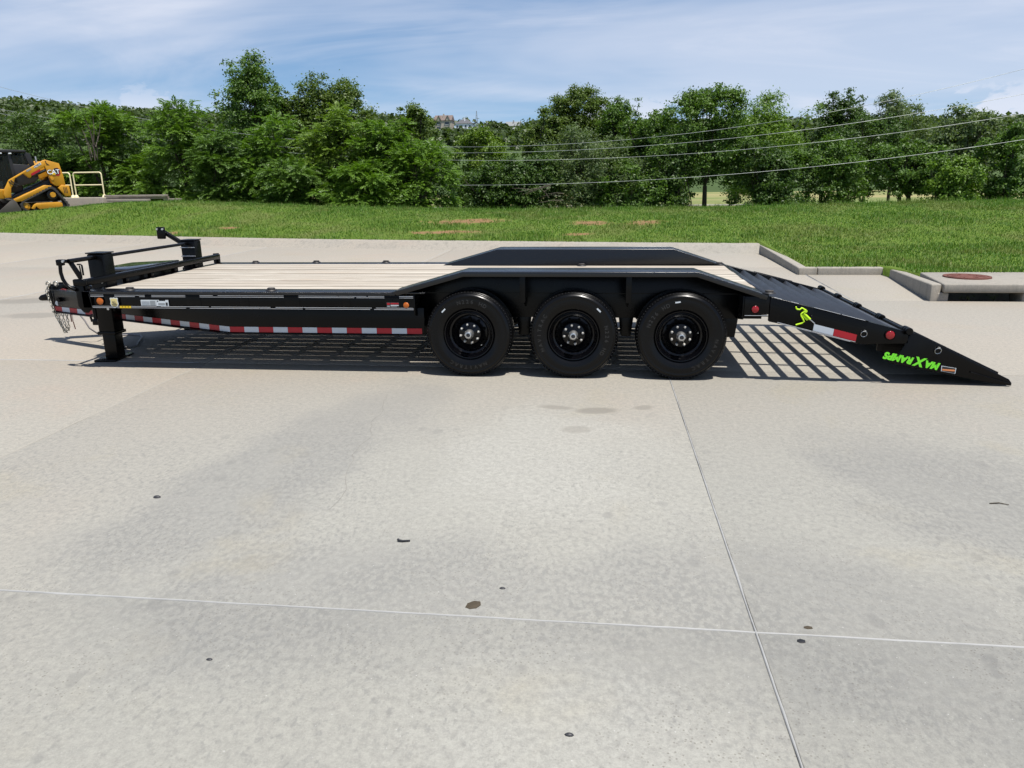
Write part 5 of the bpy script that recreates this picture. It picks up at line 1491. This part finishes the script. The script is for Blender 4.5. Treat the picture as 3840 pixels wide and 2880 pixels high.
# name, x, y, half width, top z, crown base z, shape, leaf, colour, label
TREES = [
    ('L1', -26.33, 27.0, 2.3, 5.22, 0.2, 'dome', 'fine', DARKG, 'dark fine-leaved tree right behind the black loader cab'),
    ('L2', -22.38, 26.8, 2.0, 5.75, 0.3, 'dome', 'frond', FRONDG, 'feathery tree with a bare grey stem above the cream rails'),
    ('L3', -18.36, 26.4, 2.0, 5.45, 0.2, 'dome', 'frond', FRONDG, 'feathery rounded tree just left of the tallest tree'),
    ('L4', -20.6, 26.9, 1.95, 3.5, 0.3, 'bush', 'frond', FRONDG, 'low feathery bush over the timber stack'),
    ('L5', -18.28, 33.0, 2.25, 8.25, 1.2, 'dome', 'broad', MIDG, 'tallest tree in view, dark and broad, rising behind feathery bushes'),
    ('L6', -16.6, 34.0, 1.6, 6.75, 1.2, 'spire', 'broad', OLIVE, 'olive tree squeezed between the tallest tree and its spiky neighbour'),
    ('L7', -14.25, 34.5, 2.4, 7.55, 1.2, 'dome', 'broad', OLIVE, 'olive tree with several upright spiky tops right of the tallest tree'),
    ('F1', -13.98, 26.0, 1.9, 4.75, 0.0, 'bush', 'frond', FRONDG, 'feathery bush standing below the gap between the two tallest trees'),
    ('F2', -11.14, 25.6, 2.0, 4.95, 0.0, 'bush', 'frond', LIMEG, 'yellow-green feathery bush in front of the spiky olive tree'),
    ('F3', -8.71, 25.4, 1.65, 4.65, 0.0, 'bush', 'frond', FRONDG, 'feathery bush at the high right end of the bush row'),
    ('F4', -7.2, 24.6, 1.6, 3.4, 0.0, 'bush', 'frond', FRONDG, 'feathery bush ending the row where the power lines emerge'),
    ('F5', -16.2, 25.4, 1.7, 3.85, 0.0, 'bush', 'frond', MIDG, 'dark feathery bush under the tallest tree'),
    ('F6', -9.36, 23.6, 1.9, 2.5, 0.05, 'bush', 'frond', FRONDG, 'low spreading feathery bush at the lawn edge, right one of two'),
    ('F7', -12.37, 23.9, 1.85, 2.65, 0.05, 'bush', 'frond', MIDG, 'low spreading feathery bush at the lawn edge, left one of two'),
    ('L8', -24.8, 27.2, 2.1, 3.28, 0.4, 'bush', 'frond', MIDG, 'low feathery bush seen through the cream guard rails'),
    ('B1', -10.48, 37.0, 1.75, 6.15, 1.0, 'dome', 'broad', OLIVE, 'small round olive tree left of the hilltop houses'),
    ('M1', -6.28, 36.0, 2.2, 4.65, 0.0, 'bush', 'broad', LIMEG, 'bright yellow-green rounded tree just below the hilltop houses'),
    ('M2', -5.59, 32.0, 2.1, 2.85, -0.6, 'bush', 'broad', DARKG, 'dark low shrub below the bright rounded tree'),
    ('M3', -3.74, 39.0, 1.6, 5.9, 1.0, 'spire', 'broad', OLIVE, 'narrow olive tree right of the grey-roofed hilltop house'),
    ('M4', -1.23, 41.0, 2.5, 7.25, 3.6, 'dome', 'broad', OLIVE, 'olive domed tree with bare limbs showing under its crown'),
    ('M5', 1.3, 40.0, 2.0, 6.45, 0.5, 'dome', 'broad', MIDG, 'mid-green tree leaning against the domed olive tree on its right'),
    ('M6', -0.56, 33.5, 2.35, 4.45, 0.2, 'dome', 'willow', GREYG, 'silvery grey-green tree crossed by the power lines'),
    ('M7', 2.93, 38.0, 1.9, 5.55, 0.5, 'spire', 'broad', MIDG, 'mid-green tree with plume-like tops left of the dark trunked tree'),
    ('M8', -3.06, 32.4, 2.1, 3.35, -0.6, 'bush', 'broad', DARKG, 'dark shrub with dead twigs below the narrow olive tree'),
    ('M9', 1.54, 32.6, 2.0, 2.95, -0.7, 'bush', 'broad', MIDG, 'leafy dark shrub right below the silvery tree'),
    ('M10', 3.59, 33.0, 1.5, 3.4, -0.7, 'bush', 'broad', DARKG, 'dark shrub ending at the gap beside the lone trunk'),
    ('R1', 5.47, 34.0, 2.2, 6.4, 1.35, 'dome', 'broad', MIDG, 'dark tree with ragged top and one bare trunk above the meadow gap'),
    ('R5', 7.81, 33.0, 2.0, 3.85, -0.7, 'bush', 'broad', DARKG, 'dense dark bush right of the lone trunk'),
    ('R2', 11.99, 48.0, 2.9, 7.4, 0.5, 'dome', 'willow', BRIGHT, 'tall light-green tree with drooping foliage behind the dense bushes'),
    ('R3', 19.09, 58.0, 2.5, 8.5, 2.0, 'dome', 'broad', DARKG, 'distant dark round-topped tree right of the light-green tree'),
    ('R4', 22.3, 56.0, 2.6, 7.85, 1.5, 'dome', 'willow', GREYG, 'distant grey-green tree cut by the topmost wire'),
    ('R6', 11.76, 35.5, 2.2, 3.9, -0.7, 'bush', 'broad', MIDG, 'broad mid-green bush touching the lawn left of the tan meadow gap'),
    ('R7', 15.94, 36.0, 2.0, 3.55, 0.75, 'dome', 'broad', MIDG, 'several-stemmed tree standing in the tan meadow gap'),
    ('R8', 24.26, 48.0, 2.4, 6.25, 1.0, 'dome', 'broad', GREYG, 'greyish tree behind the rightmost bushes'),
    ('R9', 19.77, 34.0, 1.75, 4.2, -0.7, 'bush', 'broad', MIDG, 'rightmost leafy tree cut by the picture edge'),
    ('R10', 17.33, 33.5, 1.75, 2.75, -0.7, 'bush', 'broad', BRIGHT, 'bright leafy shrub low beside the rightmost tree'),
    ('R11', 19.18, 52.0, 2.7, 6.05, 1.0, 'dome', 'broad', DARKG, 'distant dark tree below the grey-green one'),
]
for i, (code, x, y, hw, top, base, shape, leaf, colr, lab) in enumerate(TREES):
    r_ = np.random.default_rng(100 + i * 7)
    g0 = terrain_z(x, y) - 0.05
    base_z = max(base, g0 + 0.05)
    h = top - base_z
    if leaf != 'frond': hw *= (1.12 if y < 30 or shape == 'bush' else 1.24)
    dep = min(hw * 0.85, 1.7) if y < 30 else hw * 0.9
    dist = math.hypot(y + 6.3, x)
    if leaf == 'frond':
        ncl = int(50 + 19 * hw * h / 3); p, out, cc, cr = crown_points(r_, ncl, hw * 0.92, dep, h * 0.94, shape, 26, 0.75, (0.08, 0.24), 9)
        v, f = frond_leaves(r_, p, out, (0.26, 0.46), 5)
    else:
        ncl = int(110 + 40 * hw * h / 3)
        if leaf == 'broad': per, L, rt, sq = 92, (0.09, 0.165), 0.62, 0.85
        elif leaf == 'fine': per, L, rt, sq = 80, (0.085, 0.15), 0.45, 0.8
        else: per, L, rt, sq = 76, (0.12, 0.22), 0.30, 1.1
        if y > 44: L = (L[0] * 1.35, L[1] * 1.35); per = int(per * 0.7)
        spires = 12 if ('spiky' in lab or 'ragged' in lab or 'plume' in lab) else 8
        p, out, cc, cr = crown_points(r_, ncl, hw * 0.92, dep, h * 0.95, shape, per, sq, (0.055, 0.19), spires)
        if leaf == 'willow': out = unit(out + np.array([0, 0, -0.4]))
        v, f = broad_leaves(r_, p, out, L, rt)
    v = v + np.array([0, 0, base_z - g0])
    v[:, 2] = np.maximum(v[:, 2], 0.02)
    t = empty('tree' if shape != 'bush' else 'bush', (x, y, g0))
    tag(t, lab, 'tree' if shape != 'bush' else 'bush', 'trees and bushes behind the lawn')
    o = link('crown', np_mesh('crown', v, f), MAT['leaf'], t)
    o.color = (*colr, 1)
    stems = 3 if 'several' in lab else (2 if shape == 'bush' else 1)
    limb_mesh(r_, 0.3, base_z - g0 + 0.15 * h, cc * np.array([1, 1, 0.8]), 0.13 if shape != 'bush' else 0.05, 7, 0.0, stems).build('trunk', MAT['bark'], t, smooth=60, recalc=False)
    if code in ('L2', 'M8', 'M4', 'R1'):
        tw = MB()
        n_t = 9
        for q in range(n_t):
            if code == 'L2': a = Vector((-0.15 + r_.normal(0, 0.1) + 0.7, -dep * 0.95, 2.6 + r_.random() * 0.8)); e = a + Vector((r_.normal(0, 0.45), r_.normal(0, 0.15), 0.5 + r_.random()))
            elif code == 'M8': a = Vector((r_.normal(0.6, 0.5), -dep * 0.95, 1.5 + r_.random())); e = a + Vector((-0.8 + r_.normal(0, 0.3), -0.1, r_.normal(-0.2, 0.35)))
            elif code == 'M4': a = Vector((r_.normal(0, 0.3), -0.3, base_z - g0 - 0.3)); e = Vector((r_.normal(0, 1.2), -dep * 0.6, base_z - g0 + 0.3 + r_.random() * h * 0.5))
            else: a = Vector((r_.normal(0, 0.5), r_.normal(0, 0.3), base_z - g0 + h * 0.70)); e = a + Vector((r_.normal(0, 0.12), 0, h * 0.22))
            tw.tube([a, a.lerp(e, 0.5) + Vector((0.05, 0, 0.05)), e], [0.022, 0.014, 0.005], 5)
        tw.build('dead_twigs', MAT['twig'], t, recalc=False)

# weeds in the drain mouth and along the kerbs
def weed(x, y, z, s, lab, n=26, seed=0, colr=(0.11, 0.17, 0.05)):
    r_ = np.random.default_rng(seed)
    p = r_.normal(0, 1, (n, 3)) * np.array([0.6, 0.4, 0.35]) * s + np.array([0, 0, 0.45 * s]); p[:, 2] = np.abs(p[:, 2])
    v, f = broad_leaves(r_, p, unit(p + np.array([0, 0, 0.1])), (0.35 * s, 0.6 * s), 0.4)
    t = empty('weed', (x, y, z)); tag(t, lab, 'weed', 'weeds rooted at the concrete edge')
    o = link('leaves', np_mesh('leaves', v, f), MAT['leaf'], t); o.color = (*colr, 1)
    MB().tube([(0, 0, -0.02), (0.01, 0, 0.5 * s)], 0.004, 5).build('stem', MAT['bark'], t, recalc=False)


weed(5.36, 4.72, 0.0, 0.075, 'pale grey-green weed in the drain opening, the left one', 30, 1, (0.16, 0.20, 0.11))
weed(5.72, 4.74, 0.0, 0.07, 'green weed in the drain opening, the right one', 26, 2)

# ------------------------------------------------------------------ power lines
span = [(-4.63, 3.26, 0.00548, 'topmost of the four power lines strung before the trees'), (-4.4, 3.00, 0.00405, 'second power line from the top before the trees'),
        (-2.6, 2.64, 0.00375, 'third power line from the top before the trees'), (-4.2, 1.57, 0.00325, 'lowest power line, hanging well below the other three')]
for (x0, z0, kq, lab) in span:
    pts = [(x0 + t, 28.7, z0 + kq * t * t) for t in np.linspace(-46, 46, 70)]
    o = MB().tube(pts, 0.0088, 6).build('power_line', MAT['wire'], smooth=60, recalc=False)
    tag(o, lab, 'power line', 'power lines')

# ------------------------------------------------------------------ houses on the hill
WALLM = dict(beige=plain('wall_beige', (0.42, 0.37, 0.30), 0.8), white=plain('wall_white', (0.70, 0.72, 0.74), 0.7), greyw=plain('wall_grey', (0.30, 0.29, 0.28), 0.8))
ROOFM = dict(brown=plain('roof_brown', (0.15, 0.115, 0.10), 0.85), slate=plain('roof_slate', (0.085, 0.085, 0.095), 0.8), grey=plain('roof_grey', (0.20, 0.21, 0.21), 0.85))


def house(x, y, z, w, d, h, rh, wallm, roofm, lab, hip=False, rows=2, cols=3, rot=0.0, chimney=True, gable=False):
    hs = empty('house', (x, y, z), (0, 0, R(rot))); tag(hs, lab, 'house', 'houses on the wooded hill')
    MB().box(-w / 2, w / 2, 0, d, -8, h).build('wall', wallm, hs)
    e = 0.35
    if hip: vs = [(-w / 2 - e, -e, h), (w / 2 + e, -e, h), (w / 2 + e, d + e, h), (-w / 2 - e, d + e, h), (-w * 0.12, d / 2, h + rh), (w * 0.12, d / 2, h + rh)]; fs = [(0, 1, 5, 4), (1, 2, 5), (2, 3, 4, 5), (3, 0, 4), (0, 3, 2, 1)]
    else: vs = [(-w / 2 - e, -e, h), (w / 2 + e, -e, h), (w / 2 + e, d + e, h), (-w / 2 - e, d + e, h), (-w / 2 - e, d / 2, h + rh), (w / 2 + e, d / 2, h + rh)]; fs = [(0, 1, 5, 4), (1, 2, 5), (2, 3, 4, 5), (3, 0, 4), (0, 3, 2, 1)]
    rf = MB().add(vs, fs).build('roof', roofm, hs)
    if chimney: MB().box(-w * 0.02, w * 0.06, d * 0.25, d * 0.35, h + rh * 0.3, h + rh + 0.6).build('chimney', wallm, rf)
    if gable:
        for gx in (-w * 0.22, w * 0.30):
            MB().prism([(gx - w * 0.15, h - 0.1), (gx + w * 0.15, h - 0.1), (gx, h + rh * 0.75)], -0.5, 0.3).build('gable', wallm, hs)
            gm = MB()
            for sg in (-1, 1): gm.prism([(gx + sg * w * 0.18, h - 0.35), (gx + sg * w * 0.15, h - 0.15), (gx, h + rh * 0.75), (gx, h + rh * 0.9)], -0.8, d * 0.5)
            gm.build('gable_roof', roofm, rf)
    for rI in range(rows):
        for cI in range(cols):
            wx = -w / 2 + w * (cI + 0.5) / cols; wz = h - 0.9 - rI * 2.5
            wnd = MB().box(wx - w * 0.22 / cols, wx + w * 0.22 / cols, -0.08, 0.02, wz - 1.3, wz).build('window', MAT['window'], hs)
            MB().box(wx - w * 0.22 / cols - 0.12, wx + w * 0.22 / cols + 0.12, -0.16, 0.0, wz - 1.45, wz - 1.3).build('sill', WALLM['white'], wnd)


house(-88.3, 420, 29.0, 9.5, 9, 6.3, 3.0, WALLM['beige'], ROOFM['brown'], 'tall beige house with brown gabled roof, leftmost on the hill', rows=3, cols=2, gable=True)
house(-76.6, 420, 26.5, 9.2, 9, 6.9, 2.7, WALLM['white'], ROOFM['slate'], 'white-fronted house with dark hipped roof beside the lattice mast', hip=True, cols=4)
house(-46.8, 415, 24.6, 9.0, 8, 4.4, 2.0, WALLM['greyw'], ROOFM['grey'], 'low house with pale grey roof, lowest of the hill houses', hip=True, rows=1)
house(-51.5, 440, 30.0, 8.5, 8, 3.0, 2.6, WALLM['greyw'], ROOFM['grey'], 'grey gabled house at the right, partly behind the low grey roof', rows=1)
house(-64.5, 440, 29.5, 8.0, 8, 3.2, 2.2, WALLM['beige'], ROOFM['slate'], 'small dark-roofed house right of the lattice mast', rows=1, cols=2)
mast = empty('lattice_mast', (-70.0, 425, 30.0)); tag(mast, 'pointed lattice mast between the hilltop houses', 'mast')
for k in range(4):
    sx_, sy_ = ((-1, -1), (1, -1), (1, 1), (-1, 1))[k]
    MB().tube([(sx_ * 1.1, sy_ * 1.1, -4), (sx_ * 0.08, sy_ * 0.08, 10.3)], 0.09, 5).build('mast_leg', MAT['wire'], mast, recalc=False)
for k in range(6):
    z_ = k * 1.5; q_ = 1.1 * (1 - (z_ + 4) / 15.2)
    MB().tube([(-q_, -q_, z_), (q_, -q_, z_ + 0.7), (q_, q_, z_), (-q_, q_, z_ + 0.7), (-q_, -q_, z_)], 0.06, 4).build('mast_brace', MAT['wire'], mast, recalc=False)

# far woodland on the hill: one mass of crowns
r_ = np.random.default_rng(55)
pv = []
cnt = 0
xs_ = r_.uniform(-520, 330, 5200); ys_ = r_.uniform(330, 455, 5200)
keep = []
for x, y in zip(xs_, ys_):
    if -100 < x < -38 and y < 432:
        if r_.random() < 0.45 or y > 402 and (-95 < x < -41): continue
    if -97 < x < -38 and y >= 432 and r_.random() < 0.4: continue
    keep.append((x, y))
keep = np.array(keep)
hz = np.array([hill_z(a, b) for a, b in keep])
hgt = r_.uniform(4.5, 8.5, len(keep))
hgt = np.where((keep[:, 0] > -100) & (keep[:, 0] < -38) & (keep[:, 1] < 432), hgt * 0.55, hgt)
nper = 26
idx = np.repeat(np.arange(len(keep)), nper)
u = unit(r_.normal(size=(len(idx), 3)))
rad = hgt[idx] * 0.42
pp = np.stack([keep[idx, 0] + u[:, 0] * rad * 1.1, keep[idx, 1] + u[:, 1] * rad * 1.1, hz[idx] + hgt[idx] * 0.55 + u[:, 2] * rad * 1.15 * r_.uniform(0.7, 1.1, len(idx))], -1)
v, f = broad_leaves(r_, pp, u, (1.6, 2.9), 0.8)
fw = link('hill_forest', np_mesh('hill_forest', v, f), MAT['leaf']); fw.color = (0.050, 0.082, 0.030, 1)
tag(fw, 'dense dark green woodland covering the far hill', 'forest', kind='stuff')

# ------------------------------------------------------------------ grass and litter
r_ = np.random.default_rng(21)
def scatter(x0, x1, y0, y1, dens, hmin, hmax, wd):
    n = int((x1 - x0) * (y1 - y0) * dens)
    xy = np.stack([r_.uniform(x0, x1, n), r_.uniform(y0, y1, n)], -1)
    return xy


pts = np.concatenate([scatter(-26, 3.9, 12.0, 21.2, 620, 0, 0, 0), scatter(3.9, 17, 5.9, 20.6, 620, 0, 0, 0)])
fx = np.array([lawn_front(a)[0] for a in np.linspace(-26, 17, 2000)]); fq = np.linspace(-26, 17, 2000)
fy = np.interp(pts[:, 0], fq, fx)
ok = pts[:, 1] > fy - 0.05
edge = np.abs(pts[:, 1] - fy) < 0.25
# keep kerb lines clear
ok &= ~((pts[:, 0] > 3.7) & (pts[:, 0] < 3.955 + 0.0377 * (pts[:, 1] - 7.79)) & (pts[:, 1] < 12.35) & (pts[:, 1] > 7.5))
ok &= ~((pts[:, 0] > 4.8) & (pts[:, 0] < 4.96 + 0.1517 * (pts[:, 1] - 4.62)) & (pts[:, 1] < 7.8))
for (cx, cy, rx, ry) in BARE:
    wv = 0.45 * np.sin(pts[:, 0] * 7 + cx) * np.sin(pts[:, 1] * 9 + cy) + 0.3 * np.sin(pts[:, 0] * 17 + 2 * cy)
    d_ = np.sqrt(((pts[:, 0] - cx) / rx) ** 2 + ((pts[:, 1] - cy) / ry) ** 2) + wv
    ok &= r_.random(len(pts)) > np.clip(1.0 - (d_ - 0.45) / 0.95, 0, 0.94)
# the loader pad and timber stay bare
ok &= pts[:, 1] < np.interp(pts[:, 0], [-36, -25.5, -22.8, -20.2, -18.2, -17.6], [20.9, 20.1, 20.3, 21.6, 22.9, 30])
pts, edge = pts[ok], edge[ok]
z = np.array([lawn_z(a, b) + bump_n(a, b) for a, b in pts]) - 0.015
n = len(pts)
hh_ = r_.uniform(0.035, 0.080, n) * np.where(edge & (r_.random(n) < 0.4), 1.5, 1.0) * (0.8 + 0.4 * (np.sin(pts[:, 0] * 0.9) * np.sin(pts[:, 1] * 1.3) > 0.2))
a = r_.random(n) * 2 * np.pi; ln = r_.uniform(0.1, 0.75, n)[:, None] * hh_[:, None]
base = np.concatenate([pts, z[:, None]], 1)
dirv = np.stack([np.cos(a), np.sin(a), 0 * a], -1); sdv = np.stack([-np.sin(a), np.cos(a), 0 * a], -1) * r_.uniform(0.006, 0.012, n)[:, None]
tip = base + dirv * ln + np.array([0, 0, 1]) * hh_[:, None]
v = np.stack([base - sdv, base + sdv, tip], 1).reshape(-1, 3)
gr = link('grass', np_mesh('grass', v, np.arange(n * 3).reshape(-1, 3)), MAT['grass'])
tag(gr, 'short mown green grass on the rising lawn', 'grass', kind='stuff')

# taller tufts along the lawn edge and crest
def tufts(name, spots, lab, hgt, nb):
    vs = []
    for (x, y) in spots:
        zt = lawn_z(x, y) - 0.02
        for q in range(nb):
            b_ = np.array([x + r_.normal(0, 0.06), y + r_.normal(0, 0.05), zt]); an = r_.random() * 6.28
            tp = b_ + np.array([math.cos(an) * hgt * 0.7 * r_.random(), math.sin(an) * hgt * 0.5 * r_.random(), hgt * r_.uniform(0.4, 1.0)])
            s_ = np.array([math.sin(an), -math.cos(an), 0]) * 0.008
            vs += [b_ - s_, b_ + s_, tp]
    o = link(name, np_mesh(name, np.array(vs), np.arange(len(vs)).reshape(-1, 3)), MAT['grass']); tag(o, lab, 'grass', kind='stuff')


tufts('long_grass', [(x, 19.9 + r_.uniform(-0.3, 0.8)) for x in r_.uniform(-15.5, 20, 700)], 'longer uncut grass along the lawn crest', 0.20, 9)
tufts('edge_grass', [(x, lawn_front(x)[0] + r_.uniform(-0.05, 0.12)) for x in list(r_.uniform(0.6, 3.6, 16)) + list(r_.uniform(-16, 0, 26)) + list(r_.uniform(4.2, 5.2, 6)) + list(r_.uniform(5.4, 8, 14))], 'tufts of grass hanging over the kerb edge', 0.13, 9)

# litter on the slab
def flake(name, x, y, pts2, lab, cat, mat, th=0.004, rot=0.0, curl=0.006):
    o = MB().prism(pts2, 0.0, th, 'z').build(name, mat, None, bevel=0.001, loc=(x, y, 0.0006), rot=(R(2), R(-2), rot)); tag(o, lab, cat)


flake('dry_leaf', -0.27, -3.67, [(-0.035, -0.006), (-0.02, -0.024), (0.008, -0.026), (0.03, -0.01), (0.034, 0.012), (0.01, 0.026), (-0.02, 0.018)], 'brown dry leaf lying just behind the near joint', 'leaf', MAT['dry_leaf'], 0.003, 0.4)
o = MB().tube([(-0.03, 0.004, 0.008), (-0.022, -0.004, 0.008), (-0.005, -0.006, 0.007), (0.03, 0.004, 0.006)], [0.007, 0.006, 0.005, 0.004], 6).build('rubber_scrap', MAT['cable'], None, loc=(-0.70, -3.148, 0), smooth=60); tag(o, 'small curved black rubber scrap in mid pavement', 'scrap')
o = MB().lathe([(0.0, 0.011), (0.010, 0.010), (0.016, 0.005), (0.017, 0.0)], 10, 'z').build('pebble', MAT['cable'], None, loc=(-2.222, -2.757, 0), smooth=60); o.scale = (1.3, 0.8, 1); tag(o, 'dark round pebble alone on the left pavement', 'pebble')
flake('damp_leaf', 1.001, -3.794, [(-0.016, -0.004), (-0.004, -0.013), (0.014, -0.008), (0.016, 0.006), (0.0, 0.013), (-0.013, 0.008)], 'small dark leaf right of the joint crossing, nearer one', 'leaf', MAT['machine_dark'], 0.002)
flake('damp_leaf', 1.05, -3.701, [(-0.018, -0.004), (-0.004, -0.010), (0.016, -0.006), (0.015, 0.006), (0.0, 0.010), (-0.014, 0.006)], 'small dark leaf right of the joint crossing, farther one', 'leaf', MAT['dry_leaf'], 0.002)
o = MB().tube([(-0.05, 0.0, 0.004), (0.0, 0.006, 0.006), (0.04, -0.01, 0.004)], [0.003, 0.003, 0.002], 5).build('twig', MAT['dry_leaf'], None, loc=(2.35, -2.44, 0), smooth=60); tag(o, 'thin brown twig at the right of the pavement', 'twig')
for q, (x, y, s, lab) in enumerate([(0.155, -4.372, 0.011, 'dark pebble nearest the bottom edge, left of the joint'), (-1.177, -4.122, 0.009, 'dark pebble on the near left slab below the long joint'), (-0.167, -3.528, 0.010, 'dark pebble beyond the brown dry leaf')]):
    o = MB().lathe([(0.0, 0.6 * s), (0.6 * s, 0.5 * s), (s, 0.1 * s), (s, 0.0)], 8, 'z').build('pebble', MAT['cable'], None, loc=(x, y, 0), smooth=60); o.scale = (1.4, 0.8, 1); tag(o, lab, 'pebble')
